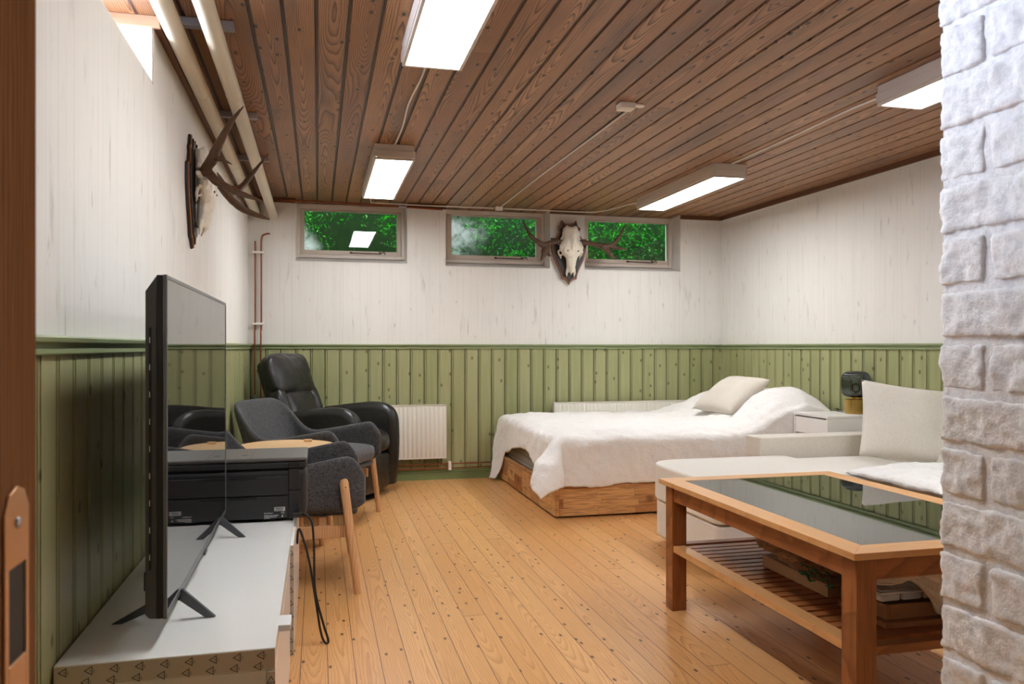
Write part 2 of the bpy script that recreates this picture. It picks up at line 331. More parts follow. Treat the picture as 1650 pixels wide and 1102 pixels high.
# ------------------------------------------------------------------ mesh helpers
def obj(name, bm, mats, parent=None, smooth=None, bevel=0, seg=2, sub=0, loc=None, rot=None):
    me = bpy.data.meshes.new(name); bmesh.ops.recalc_face_normals(bm, faces=bm.faces[:]); bm.to_mesh(me); bm.free()
    for m in (mats if isinstance(mats, (list, tuple)) else [mats]): me.materials.append(MT[m] if isinstance(m, str) else m)
    o = bpy.data.objects.new(name, me); C.objects.link(o)
    if parent: o.parent = parent
    if loc: o.location = loc
    if rot: o.rotation_euler = rot
    if smooth or bevel or sub:
        for p in me.polygons: p.use_smooth = True
    if bevel:
        b = o.modifiers.new('b', 'BEVEL'); b.width = bevel; b.segments = seg; b.limit_method = 'ANGLE'; b.angle_limit = R(35); b.harden_normals = True
    if smooth == 'a' and not bevel:
        try: me.set_sharp_from_angle(angle=R(38))
        except Exception: pass
    if sub:
        s = o.modifiers.new('s', 'SUBSURF'); s.levels = sub; s.render_levels = sub
    return o
def displace(o, strength, size, mid=.5, ty='CLOUDS'):
    t = bpy.data.textures.new(o.name+'_noise', ty); t.noise_scale = size
    d = o.modifiers.new('d', 'DISPLACE'); d.texture = t; d.strength = strength; d.mid_level = mid; d.texture_coords = 'GLOBAL'; return o
def tag(o, label=None, cat=None, group=None, kind=None):
    if label: o['label'] = label
    if cat: o['category'] = cat
    if group: o['group'] = group
    if kind: o['kind'] = kind
    return o
def thing(name, label, cat, loc=(0, 0, 0), rz=0, group=None):
    o = bpy.data.objects.new(name, None); C.objects.link(o); o.location = loc; o.rotation_euler = (0, 0, rz)
    o.empty_display_size = .05; return tag(o, label, cat, group)
def struct(o): o['kind'] = 'structure'; return o
def B(bm, x0, x1, y0, y1, z0, z1, mi=0, rot=None, cen=None):
    vs_ = [bm.verts.new((x, y, z)) for z in (z0, z1) for y in (y0, y1) for x in (x0, x1)]
    fs = []
    for f in ((0, 2, 3, 1), (4, 5, 7, 6), (0, 1, 5, 4), (2, 6, 7, 3), (0, 4, 6, 2), (1, 3, 7, 5)):
        fc = bm.faces.new([vs_[i] for i in f]); fc.material_index = mi; fs.append(fc)
    if rot is not None:
        c = Vector(cen) if cen else Vector(((x0+x1)/2, (y0+y1)/2, (z0+z1)/2))
        bmesh.ops.rotate(bm, verts=vs_, cent=c, matrix=rot)
    return vs_
def box(name, d, mats, parent=None, bevel=.002, seg=2, **k):
    bm = bmesh.new(); B(bm, *d); return obj(name, bm, mats, parent, bevel=bevel, seg=seg, **k)
def tube(bm, pts, rad, n=12, mi=0, flat=None, cap=True):
    pts = [Vector(p) for p in pts]; rad = rad if isinstance(rad, (list, tuple)) else [rad]*len(pts)
    rings = []; up = None
    for i, p in enumerate(pts):
        d = (pts[min(i+1, len(pts)-1)]-pts[max(i-1, 0)]).normalized()
        if up is None:
            up = Vector((0, 0, 1)) if abs(d.z) < .9 else Vector((1, 0, 0))
        up = (up-d*up.dot(d)).normalized(); si = d.cross(up)
        fl = flat[i] if flat else (1, 1)
        rings.append([bm.verts.new(p+(up*math.cos(a)*fl[0]+si*math.sin(a)*fl[1])*rad[i]) for a in [2*math.pi*k/n for k in range(n)]])
    for a, b in zip(rings, rings[1:]):
        for k in range(n):
            f = bm.faces.new((a[k], a[(k+1) % n], b[(k+1) % n], b[k])); f.material_index = mi
    if cap:
        for r in (rings[0][::-1], rings[-1]):
            f = bm.faces.new(r); f.material_index = mi
    return rings
def smoothpts(pts, k=6):
    """catmull rom through tuples (any length)"""
    out = []; n = len(pts)
    for i in range(n-1):
        p0, p1, p2, p3 = pts[max(i-1, 0)], pts[i], pts[i+1], pts[min(i+2, n-1)]
        for j in range(k):
            t = j/k
            out.append(tuple(.5*((2*b)+(-a+c)*t+(2*a-5*b+4*c-d)*t*t+(-a+3*b-3*c+d)*t**3) for a, b, c, d in zip(p0, p1, p2, p3)))
    out.append(tuple(pts[-1])); return out
def lathe(bm, prof, cx=0, cy=0, n=32, mi=0, flute=None):
    rings = []
    for r, z in prof:
        rings.append([bm.verts.new((cx+math.cos(a)*r*(1+(flute(z) if flute else 0)*math.cos(a*n/4)), cy+math.sin(a)*r*(1+(flute(z) if flute else 0)*math.cos(a*n/4)), z)) for a in [2*math.pi*k/n for k in range(n)]])
    for a, b in zip(rings, rings[1:]):
        for k in range(n): bm.faces.new((a[k], a[(k+1) % n], b[(k+1) % n], b[k])).material_index = mi
    bm.faces.new(rings[0][::-1]).material_index = mi; bm.faces.new(rings[-1]).material_index = mi
def prism(bm, pts, axis, a0, a1, mi=0):
    """pts 2d outline; extruded along axis 'x','y' or 'z'"""
    def mk(p, a): return {'x': (a, p[0], p[1]), 'y': (p[0], a, p[1]), 'z': (p[0], p[1], a)}[axis]
    A = [bm.verts.new(mk(p, a0)) for p in pts]; Bv = [bm.verts.new(mk(p, a1)) for p in pts]; n = len(pts)
    for i in range(n): bm.faces.new((A[i], A[(i+1) % n], Bv[(i+1) % n], Bv[i])).material_index = mi
    bm.faces.new(A[::-1]).material_index = mi; bm.faces.new(Bv).material_index = mi
def grid(bm, nu, nv, f, mi=0, wrap=False):
    V = [[bm.verts.new(f(i/nu, j/nv)) for j in range(nv+1)] for i in range(nu+1)]
    for i in range(nu):
        for j in range(nv): bm.faces.new((V[i][j], V[i+1][j], V[i+1][j+1], V[i][j+1])).material_index = mi
    return V
def cushion(bm, w, d, t, n=22, p=3.0, sag=.05, seedv=0):
    """pillow lying flat centred on origin: w (x) d (y) thickness t"""
    def f(s):
        def g(a, b):
            u, v = a*2-1, b*2-1
            hh = max(0, (1-abs(u)**p)*(1-abs(v)**p))**.5*t/2
            nz = noise.noise(Vector((u*1.7+seedv, v*1.7, s*2)))*t*.10*(hh/(t/2))
            cx = 1-sag*(1-v*v)*1.0; cy = 1-sag*(1-u*u)*1.0
            return (u*w/2*cy if False else u*w/2*(1-sag*(1-v*v)), v*d/2*(1-sag*(1-u*u)), s*(hh)+nz)
        return g
    grid(bm, n, n, f(1)); grid(bm, n, n, f(-1)); bmesh.ops.remove_doubles(bm, verts=bm.verts[:], dist=1e-5)
def softbox(name, d, mat, parent, r=.04, seg=5, puff=.015, noise_s=.0, nsize=.25, cuts=3, **k):
    bm = bmesh.new(); vs_ = B(bm, *d)
    for it in range(cuts): bmesh.ops.subdivide_edges(bm, edges=bm.edges[:], cuts=1, use_grid_fill=True)
    x0, x1, y0, y1, z0, z1 = d; c = Vector(((x0+x1)/2, (y0+y1)/2, (z0+z1)/2)); h = Vector(((x1-x0)/2, (y1-y0)/2, (z1-z0)/2))
    for v in bm.verts:
        q = Vector([(v.co[i]-c[i])/h[i] for i in range(3)])
        # rounded box: clamp to inner box and push out
        inner = Vector([max(-(h[i]-r), min(h[i]-r, v.co[i]-c[i])) for i in range(3)])
        dd = (v.co-c)-inner
        if dd.length > 1e-9: dd = dd.normalized()*r
        # puff along the dominating axes
        pz = puff*(1-q.x**2)*(1-q.y**2)*(1 if q.z > 0 else -1)*(abs(q.z) > .99)
        px_ = puff*(1-q.y**2)*(1-q.z**2)*(1 if q.x > 0 else -1)*(abs(q.x) > .99)
        py_ = puff*(1-q.x**2)*(1-q.z**2)*(1 if q.y > 0 else -1)*(abs(q.y) > .99)
        v.co = c+inner+dd+Vector((px_, py_, pz))
    o = obj(name, bm, mat, parent, smooth=True, sub=2, **k)
    if noise_s: displace(o, noise_s, nsize)
    return o
def textmesh(bm, txt, size, M, mi=0):
    cu = bpy.data.curves.new('t', 'FONT'); cu.body = txt; cu.size = size; cu.extrude = .0; cu.resolution_u = 3
    o = bpy.data.objects.new('t', cu); C.objects.link(o); dg = bpy.context.evaluated_depsgraph_get()
    me = bpy.data.meshes.new_from_object(o.evaluated_get(dg)); me.transform(M)
    n0 = len(bm.faces); bm.from_mesh(me); bm.faces.ensure_lookup_table()
    for f in bm.faces[n0:]: f.material_index = mi
    bpy.data.objects.remove(o); bpy.data.curves.remove(cu); bpy.data.meshes.remove(me)

# ------------------------------------------------------------------ room
XL = -.515; YB = 6.30; CZ = 2.20
def xr(y): return 3.441+(YB-y)*.0209
Y0 = -1.3
# floor
bm = bmesh.new(); B(bm, XL-.3, 3.85, Y0, YB+.02, -.08, 0); struct(obj('floor', bm, 'floor'))
# ceiling boards with grooves
bm = bmesh.new(); p = .111; k0 = int((XL-.4+.005)/p)-1; prof = []
for k in range(k0, 40):
    x = -.005+k*p
    if x > 3.75: break
    prof += [(x-.0065, CZ), (x-.004, CZ+.007), (x+.0055, CZ+.007), (x+.0085, CZ)]
a = [[bm.verts.new((x, y, z)) for x, z in prof] for y in (Y0, YB+.25)]
for i in range(len(prof)-1): bm.faces.new((a[0][i], a[0][i+1], a[1][i+1], a[1][i]))
B(bm, XL-.4, 3.85, Y0, YB+.25, CZ+.008, CZ+.05)
struct(obj('ceiling', bm, 'ceil'))
# left wall with window opening
WY0, WY1, WZ0 = 1.35, 2.753, 1.906
bm = bmesh.new()
B(bm, XL-.3, XL, .72, YB+.3, 0, WZ0); B(bm, XL-.3, XL, WY1, YB+.3, WZ0, CZ+.04); B(bm, XL-.3, XL, .72, WY0, WZ0, CZ+.04); B(bm, XL-.3, XL, Y0, .72, 0, CZ+.04)
wl = struct(obj('wall_left', bm, 'paper_y'))
# back wall with three window recesses
WIN = [(-.165, .69, 1.722), (.999, 1.873, 1.712), (2.177, 3.05, 1.712)]
bm = bmesh.new(); xs = [XL-.3]+[q for w in WIN for q in w[:2]]+[3.85]
for i in range(0, len(xs), 2): B(bm, xs[i], xs[i+1], YB, YB+.30, 1.70, CZ+.04)
B(bm, XL-.3, 3.85, YB, YB+.30, 0, 1.70)
for w in WIN:
    prism(bm, [(YB, 1.70), (YB+.19, 1.70), (YB+.19, w[2]+.045), (YB, w[2])], 'x', w[0], w[1])
    B(bm, w[0], w[1], YB+.19, YB+.30, 1.70, w[2]+.045)
wb = struct(obj('wall_back', bm, 'paper_x'))
# right wall slightly out of square
bm = bmesh.new(); pts = [(xr(YB+.3), YB+.3), (xr(Y0), Y0), (xr(Y0)+.3, Y0), (xr(YB+.3)+.3, YB+.3)]
prism(bm, pts, 'z', 0, CZ+.04); wr = struct(obj('wall_right', bm, 'paper_y'))
struct(box('rear_bounce_wall', (XL-.3, 3.85, Y0-.1, Y0, 0, CZ), 'paper_x', bevel=0))  # unseen wall, added to close off world light and bounce the lamps
# panelling: boards with a V groove and a bead
def panel(name, parent, mat, p0, p1, off, zt=1.045):
    p0 = Vector(p0); p1 = Vector(p1); L = (p1-p0).length; d = (p1-p0)/L; nrm = Vector((d.y, -d.x))
    pr = []; P = .11; k = 0; s = off
    base = .012
    pr.append((0, base))
    while s < L:
        for ds, h in ((-.0065, base), (-.0045, .002), (.001, .002), (.003, base-.002), (.0055, base), (.009, base), (.0115, base-.002), (.0125, .004), (.0155, .004), (.0175, base)):
            if 0 < s+ds < L: pr.append((s+ds, h))
        s += P
    pr.append((L, base))
    bm = bmesh.new(); cols = [[bm.verts.new((*(p0+d*s_+nrm*h), z)) for s_, h in pr] for z in (0, zt)]
    for i in range(len(pr)-1): bm.faces.new((cols[0][i], cols[0][i+1], cols[1][i+1], cols[1][i]))
    e = [bm.verts.new((*(p0+d*s_), zt)) for s_ in (0, L)]
    bm.faces.new(cols[1]+[e[1], e[0]])
    return obj(name, bm, mat, parent)
panel('wood_panelling', wl, 'green_y', (XL, .90), (XL, YB-.012), .07)
panel('wood_panelling', wb, 'green_x', (XL, YB), (xr(YB), YB), .02)
panel('wood_panelling', wr, 'green_r', (xr(YB), YB), (xr(.5), .5), .06)
RAIL = [(0, 1.082), (.034, 1.082), (.036, 1.078), (.034, 1.070), (.020, 1.068), (.018, 1.058), (.024, 1.056), (.024, 1.047), (.020, 1.044), (0, 1.044)]
def rail(parent, p0, p1, name='chair_rail', mat='green', pr=RAIL):
    p0 = Vector(p0); p1 = Vector(p1); d = (p1-p0).normalized(); nrm = Vector((d.y, -d.x)); bm = bmesh.new()
    A = [[bm.verts.new((*(q+nrm*o_), z)) for o_, z in pr] for q in (p0, p1)]; n = len(pr)
    for i in range(n): bm.faces.new((A[0][i], A[0][(i+1) % n], A[1][(i+1) % n], A[1][i]))
    bm.faces.new(A[0]); bm.faces.new(A[1][::-1]); return obj(name, bm, mat, parent)
rail(wl, (XL, .9), (XL, YB)); rail(wb, (XL, YB), (xr(YB), YB)); rail(wr, (xr(YB), YB), (xr(.5), .5))
BB = [(.010, 0), (.024, 0), (.024, .045), (.020, .050), (.020, .060), (.014, .066), (.014, .076), (.010, .08)]
struct(rail(None, (XL+.0, YB), (xr(YB), YB), 'baseboard_back', 'greend', BB)); struct(rail(None, (XL, .9), (XL, YB-.03), 'baseboard_left', 'greend', BB)); struct(rail(None, (xr(YB), YB-.03), (xr(.5), .5), 'baseboard_right', 'greend', BB))
# ceiling trims
bm = bmesh.new(); B(bm, XL, XL+.022, WY1, YB, 2.088, CZ); struct(obj('trim_1', bm, 'brown'))
bm = bmesh.new(); B(bm, XL-.3, XL+.022, WY1-.02, WY1-.001, 2.086, 2.122); struct(obj('trim_2', bm, 'lit_trim', bevel=.002))
bm = bmesh.new()
for a0, a1 in ((XL, WIN[0][0]), (WIN[0][1], WIN[1][0]), (WIN[1][1], WIN[2][0]), (WIN[2][1], xr(YB))): B(bm, a0, a1, YB-.022, YB, CZ-.034, CZ)
struct(obj('trim_3', bm, 'brown'))
bm = bmesh.new(); prism(bm, [(xr(YB-.02)-.022, YB-.02), (xr(Y0)-.022, Y0), (xr(Y0), Y0), (xr(YB-.02), YB-.02)], 'z', CZ-.034, CZ); struct(obj('trim_4', bm, 'brown'))
bm = bmesh.new()  # thin white edge strips below the trims and in the corner
B(bm, WIN[2][1]+.004, xr(YB), YB-.006, YB, CZ-.040, CZ-.034); B(bm, xr(YB)-.007, xr(YB)-.001, YB-.006, YB, 1.083, CZ-.034)
prism(bm, [(xr(YB)-.006, YB), (xr(.5)-.006, .5), (xr(.5), .5), (xr(YB), YB)], 'z', CZ-.040, CZ-.034)
struct(obj('trim_5', bm, 'white'))
# niche ceiling over the side window (boards a little lower)
bm = bmesh.new(); B(bm, XL-.3, XL+.02, WY0, WY1-.02, 2.122, 2.14); struct(obj('trim_6', bm, 'ceil'))
# side window
bm = bmesh.new(); B(bm, XL-.3, XL-.27, WY0, WY1, WZ0, WZ0+.03); B(bm, XL-.3, XL-.27, WY0, WY1, 2.09, 2.12)
B(bm, XL-.3, XL-.27, WY0, WY0+.03, WZ0+.03, 2.09); B(bm, XL-.3, XL-.27, WY1-.03, WY1, WZ0+.03, 2.09)
w4 = struct(obj('window_4', bm, 'white', bevel=.002))
box('window_glass', (XL-.288, XL-.282, WY0+.03, WY1-.03, WZ0+.03, 2.09), 'pane4', w4, bevel=0)
bm = bmesh.new(); B(bm, XL-.27, XL-.002, WY1-.012, WY1-.0005, WZ0+.001, 2.086); B(bm, XL-.27, XL-.002, WY0, WY1-.012, WZ0+.0005, WZ0+.008); obj('window_reveal', bm, 'nightwhite', w4)
# back windows
PANE = [(-.103, .626, 1.831, 2.142), (1.075, 1.807, 1.823, 2.149), (2.267, 3.011, 1.822, 2.148)]
YW = YB+.19
for i, (w, q) in enumerate(zip(WIN, PANE)):
    zt = CZ-.004; zb = w[2]+.045; bm = bmesh.new(); a, b = w[0]+.002, w[1]-.002
    fo = .028
    B(bm, a, a+fo, YW-.03, YW+.03, zb, zt); B(bm, b-fo, b, YW-.03, YW+.03, zb, zt); B(bm, a+fo, b-fo, YW-.03, YW+.03, zb, zb+fo); B(bm, a+fo, b-fo, YW-.03, YW+.03, q[3]+.012, zt)
    wn = struct(obj('window_%d' % (i+1), bm, 'frame', bevel=.003))
    bm = bmesh.new(); a2, b2, z0, z1 = a+fo+.002, b-fo-.002, zb+fo+.002, q[3]+.010
    B(bm, a2, q[0], YW-.022, YW+.02, z0, z1); B(bm, q[1], b2, YW-.022, YW+.02, z0, z1); B(bm, q[0], q[1], YW-.022, YW+.02, z0, q[2]); B(bm, q[0], q[1], YW-.022, YW+.02, q[3], z1)
    obj('window_sash', bm, 'frame2', wn, bevel=.002)
    bm = bmesh.new(); B(bm, w[0]-.006, w[1]+.006, YB-.004, YB, w[2]-.006, w[2]); B(bm, w[1], w[1]+.006, YB-.004, YB, w[2], 2.155); B(bm, w[0]-.006, w[0], YB-.004, YB, w[2], 2.155); obj('recess_edge', bm, 'white', wn)
    box('window_glass', (q[0]-.002, q[1]+.002, YW+.003, YW+.006, q[2]-.002, q[3]+.002), 'pane%d' % (i+1), wn, bevel=0)
    bm = bmesh.new(); xm = q[0]+(.36, .37, .36)[i]; zm = z0+.018
    tube(bm, [(xm, YW-.03, zm), (xm+.24, YW-.034, zm-.004)], .0035, 8); B(bm, xm-.008, xm+.012, YW-.034, YW-.022, zm-.006, zm+.008)
    tube(bm, smoothpts([(xm+.235, YW-.034, zm-.002), (xm+.26, YW-.036, zm+.010), (xm+.272, YW-.036, zm+.002), (xm+.27, YW-.036, zm-.010)], 4), .0035, 8)
    B(bm, xm+.225, xm+.235, YW-.034, YW-.022, zm-.004, zm+.014)
    tag(obj('window_stay', bm, 'metald', wn, smooth='a'), 'dark metal window stay')
# garden light well
bm = bmesh.new(); B(bm, -.9, 4.3, 7.60, 7.70, 1.2, 3.0); struct(obj('wall_lightwell', bm, 'moss'))
bm = bmesh.new(); B(bm, -.9, 4.3, YB+.3, 7.70, 1.1, 1.2); struct(obj('floor_lightwell', bm, 'moss'))
bm = bmesh.new(); rnd = random.Random(3)
for i in range(20000):
    x = rnd.uniform(-.6, 4.0); y = rnd.uniform(6.85, 7.5); z = 1.25+rnd.random()**.8*1.3+(7.2-y)*-.25
    cl = noise.noise(Vector((x*1.6, y*2, z*2.4)))
    if cl < -.34+rnd.random()*.12: continue
    L_ = rnd.uniform(.015, .06); wd = L_*rnd.uniform(.10, .40)
    a = rnd.uniform(0, 6.28); el = rnd.uniform(-.6, 1.3); d = Vector((math.cos(a)*math.cos(el), math.sin(a)*math.cos(el), math.sin(el)))
    s = d.cross(Vector((rnd.uniform(-1, 1), rnd.uniform(-1, 1), rnd.uniform(-1, 1)))).normalized(); c = Vector((x, y, z))
    n_ = d.cross(s)*wd*.3
    v = [bm.verts.new(c), bm.verts.new(c+d*L_*.45+s*wd*.5-n_), bm.verts.new(c+d*L_), bm.verts.new(c+d*L_*.45-s*wd*.5-n_)]
    bm.faces.new(v)
tag(obj('garden_foliage', bm, 'leaf'), 'bright green leaves and grass outside the three small back windows', 'foliage', kind='stuff')

# door jamb, near left
jb = box('door_1', (-.345, -.28, .70, .905, 0, CZ), 'jamb', bevel=.004); struct(jb)
bm = bmesh.new(); pl = [(.812, .60), (.874, .60), (.874, .905), (.862, .922), (.843, .928), (.824, .922), (.812, .905)]
# plate as frame around the dark slot
prism(bm, [(.812, .852), (.874, .852), (.874, .905), (.862, .922), (.843, .928), (.824, .922), (.812, .905)], 'x', -.2800, -.2775)
B(bm, -.28, -.2775, .812, .822, .62, .852); B(bm, -.28, -.2775, .866, .874, .62, .852); B(bm, -.28, -.2775, .822, .866, .62, .762)
obj('strike_plate', bm, 'strike', jb, bevel=.0008)
box('latch_slot', (-.2802, -.2792, .8205, .868, .760, .854), 'ink', jb, bevel=0)
bm = bmesh.new(); lathe(bm, [(.0055, 0), (.0055, .001), (.003, .002)], n=16); obj('screw', bm, 'steel', jb, smooth=True, loc=(-.2775, .843, .893), rot=(0, R(90), 0))
struct(box('wall_near_left', (XL, -.345, .74, .89, 0, CZ), 'paper_x', bevel=0))

# brick pillar, near right
PX, PY = 1.198, 1.322; bm = bmesh.new(); pitch = .1022; zj = 1.072
def brick(bm, x0, x1, y0, y1, z0, z1, seed):
    r = .0085; hx, hy, hz = (x1-x0)/2, (y1-y0)/2, (z1-z0)/2; c = Vector(((x0+x1)/2, (y0+y1)/2, (z0+z1)/2)); st = .0065
    nx, ny, nz = max(2, round((x1-x0)/.016)), max(2, round((y1-y0)/st)), max(2, round((z1-z0)/st))
    def place(v):
        v = Vector(v); inn = Vector([max(-(h-r), min(h-r, v[i])) for i, h in enumerate((hx, hy, hz))]); d = v-inn
        if d.length > 1e-9: d = d.normalized()*r
        pnt = c+inn+d; nn = (pnt-(c+inn)).normalized() if d.length else Vector((0, 0, 0))
        q = pnt*26+Vector((seed*3.1, seed, 0))
        w_ = noise.noise(q)*.0055+noise.noise(q*2.3)*.0035+noise.noise(q*5.5)*.0028+noise.noise(pnt*9+Vector((seed, 0, 0)))*.004
        return pnt+nn*w_
    for s in (-1, 1):
        grid(bm, ny, nz, lambda a, b: place((s*hx, (a*2-1)*hy, (b*2-1)*hz)))
        grid(bm, nx, nz, lambda a, b: place(((a*2-1)*hx, s*hy, (b*2-1)*hz)))
        grid(bm, nx, ny, lambda a, b: place(((a*2-1)*hx, (b*2-1)*hy, s*hz)))
for i in range(-11, 12):
    z0 = zj+i*pitch+.006; z1 = zj+(i+1)*pitch-.006
    if z1 > CZ: z1 = CZ
    if z0 < -.01 or z1-z0 < .02: continue
    if i % 2: cuts = [(PY, PY-.108), (PY-.120, PY-.36)]
    else: cuts = [(PY, PY-.245), (PY-.257, PY-.36)]
    j = random.uniform(-.004, .004)
    for k, (yb, ya) in enumerate(cuts): brick(bm, PX+j*.6, PX+.23, ya, yb+j, z0, z1, i*3+k)
bmesh.ops.remove_doubles(bm, verts=bm.verts[:], dist=.0004)
wn_ = struct(obj('wall_near_right', bm, 'brick', smooth=True))
bm = bmesh.new(); B(bm, PX+.0055, PX+.225, PY-.355, PY-.0055, 0, CZ-.001)
bmesh.ops.subdivide_edges(bm, edges=bm.edges[:], cuts=30, use_grid_fill=True)
for v in bm.verts: v.co += Vector((noise.noise(v.co*30), noise.noise(v.co*30+Vector((5, 0, 0))), 0))*.002
obj('mortar', bm, 'brick', wn_, smooth='a')

# ------------------------------------------------------------------ ceiling lamps
def lamp(y0, label):
    t = thing('ceiling_lamp', label, 'ceiling lamp', (0, y0, CZ), 0, 'fluorescent ceiling lamps')
    w, L, h = .235, 1.22, .088
    # housing: stepped tray
    bm = bmesh.new()
    def ringbox(x0, x1, a, b, z0, z1, th):
        B(bm, x0, x0+th, a, b, z0, z1); B(bm, x1-th, x1, a, b, z0, z1); B(bm, x0+th, x1-th, a, a+th, z0, z1); B(bm, x0+th, x1-th, b-th, b, z0, z1)
    B(bm, -w/2+.004, w/2-.004, .004, L-.004, -.034, 0)
    ringbox(-w/2, w/2, 0, L, -.074, -.034, .014)
    obj('lamp_housing', bm, 'lampbody', t, bevel=.003)
    bm = bmesh.new()
    ringbox(-w/2+.004, w/2-.004, .004, L-.004, -h, -.074, .013)
    obj('lamp_rim', bm, 'lampbody', t, bevel=.002)
    bm = bmesh.new(); B(bm, -w/2+.0175, w/2-.0175, .0175, L-.0175, -h+.002, -.07)
    obj('lamp_diffuser', bm, 'lamp', t, bevel=.003)
    return t
def copytree(o, parent=None):
    c = o.copy(); C.objects.link(c); c.parent = parent
    for ch in list(o.children): copytree(ch, c)
    return c
L1 = lamp(1.76, 'white fluorescent ceiling lamp cut by the top edge, nearest above the room'); L1.location.x = .42
for (x, y, lb) in ((.42, 4.47, 'white fluorescent ceiling lamp near the left back window'), (2.49, 4.44, 'white fluorescent ceiling lamp above the bed, angled toward the right back window'), (2.49, 1.76, 'white fluorescent ceiling lamp half hidden behind the white brick pillar')):
    c = copytree(L1); c.location = (x, y, CZ); c['label'] = lb

def cableobj(name, pts, r, label, cat='cable', mat='cable', group=None, k=5, n=8):
    bm = bmesh.new(); tube(bm, smoothpts(pts, k), r, n); return tag(obj(name, bm, mat, smooth=True), label, cat, group)
cableobj('ceiling_cable', [(.415, 2.985, CZ-.012), (.424, 3.3, CZ-.005), (.412, 3.7, CZ-.005), (.424, 4.1, CZ-.005), (.42, 4.46, CZ-.006)], .005, 'white cable linking the two left ceiling lamps')
cableobj('ceiling_cable', [(2.48, 2.985, CZ-.010), (2.47, 3.3, CZ-.005), (2.485, 3.8, CZ-.005), (2.49, 4.43, CZ-.006)], .005, 'white cable linking the two right ceiling lamps')
cableobj('ceiling_cable', [(1.436, 3.50, CZ-.012), (1.445, 3.7, CZ-.005), (1.435, 5.0, CZ-.005), (1.44, 6.22, CZ-.005)], .005, 'white cable from the junction box to the middle back window')
cableobj('ceiling_cable', [(.40, 5.69, CZ-.03), (.39, 5.80, CZ-.006), (.40, 6.23, CZ-.006), (.46, 6.262, CZ-.012), (.9, 6.264, CZ-.016), (1.39, 6.262, CZ-.014)], .005, 'white cable from the left back lamp along the top of the back wall')
cableobj('ceiling_cable', [(1.47, 6.262, CZ-.014), (1.8, 6.264, CZ-.014), (2.15, 6.262, CZ-.014), (2.30, 6.21, CZ-.010), (2.42, 5.85, CZ-.006), (2.45, 5.67, CZ-.02)], .005, 'white cable from the right back lamp along the top of the back wall')
t = thing('junction_box', 'white junction box fixed to the middle of the wooden ceiling', 'junction box', (1.41, 3.47, CZ))
bm = bmesh.new(); B(bm, -.045, .03, -.035, .035, -.028, 0); obj('box_cover', bm, 'cable', t, bevel=.004)
bm = bmesh.new(); B(bm, .03, .085, -.02, .025, -.008, 0); obj('mounting_plate', bm, 'cable', t, bevel=.003)
bm = bmesh.new(); B(bm, 1.40, 1.46, 6.245, 6.277, CZ-.032, CZ-.001); tag(obj('junction_box', bm, 'cable', bevel=.003), 'small white junction box above the middle back window', 'junction box')

# ------------------------------------------------------------------ pipes
for x0, x1, lb in ((-.449, -.449, 'thick white pipe under the ceiling, the one against the left wall'), (-.329, -.329, 'thick white pipe under the ceiling, the one further from the left wall')):
    t = thing('ceiling_pipe', lb, 'pipe', (x0, 0, 2.088), 0, 'thick white ceiling pipes')
    bm = bmesh.new(); tube(bm, [(0, .95, .004), (0, 6.20, -.026), (0, 6.285, -.030)], .031, 28); obj('pipe_tube', bm, 'pipe', t, smooth='a')
    for yy in (1.7, 3.36, 4.62, 5.62):
        bm = bmesh.new(); zz = .004-.030*(yy-.95)/5.3; tube(bm, [(0, yy-.004, zz), (0, yy-.003, zz), (0, yy, zz)], [.0312, .0322, .0322], 28); obj('pipe_joint', bm, 'pipe', t, smooth='a')
for yy, lb in ((2.93, 'steel pipe bracket on the ceiling nearest the camera'), (4.04, 'steel pipe bracket above the antlers on the left wall'), (4.95, 'steel pipe bracket behind the antlers, furthest from the camera')):
    t = thing('pipe_bracket', lb, 'bracket', (-.385, yy, CZ), 0, 'pipe brackets on the ceiling')
    bm = bmesh.new(); B(bm, -.10, .10, -.018, .018, -.030, -.001); obj('steel_channel', bm, 'steel', t, bevel=.002)
    for sx in (-.088, .03):
        bm = bmesh.new(); lathe(bm, [(.006, -.045), (.006, -.03)], n=10); obj('bolt', bm, 'steel', t, smooth='a', loc=(sx, 0, 0))
def copper(pts, label, name='copper_pipe', r=.0065):
    return cableobj(name, pts, r, label, 'pipe', 'copper', k=5, n=10)
copper([(-.459, 6.262, 1.86), (-.459, 6.262, 1.7), (-.459, 6.262, 1.24), (-.462, 6.255, 1.18), (-.462, 6.252, 1.1), (-.462, 6.25, .68)], 'copper pipe running down the back left corner, the left one')
copper([(-.352, 6.266, 1.92), (-.385, 6.264, 1.915), (-.413, 6.262, 1.88), (-.415, 6.262, 1.7), (-.415, 6.262, 1.24), (-.418, 6.255, 1.18), (-.418, 6.252, 1.1), (-.418, 6.25, .3)], 'copper pipe running down the back left corner, the right one')
for z in (1.775, 1.235):
    bm = bmesh.new(); B(bm, -.478, -.397, 6.245, 6.299, z-.008, z+.008); tag(obj('pipe_clip', bm, 'cable', bevel=.003), 'white clip holding the corner copper pipes, %s' % ('the upper one' if z > 1.5 else 'the lower one'), 'pipe clip', 'white pipe clips')
bm = bmesh.new(); tube(bm, [(-.462, 6.25, .70), (-.462, 6.25, .64)], .011, 12); tag(obj('pipe_coupling', bm, 'steel', smooth='a'), 'small metal coupling on the left corner copper pipe behind the recliner', 'pipe coupling')
copper([(-.28, 6.262, 2.178), (0, 6.262, 2.178), (.5, 6.264, 2.170), (.97, 6.266, 2.158)], 'copper pipe along the top of the back wall above the left window', r=.0075)
bm = bmesh.new(); tube(bm, [(.62, 6.265, 2.166), (.68, 6.265, 2.165)], .010, 10); tag(obj('pipe_coupling', bm, 'steel', smooth='a'), 'small metal coupling on the copper pipe above the left window', 'pipe coupling')
copper([(-.3, 6.252, .128), (1, 6.252, .128), (3.35, 6.252, .128)], 'thin copper heating pipe above the green skirting, the upper one', r=.0055)
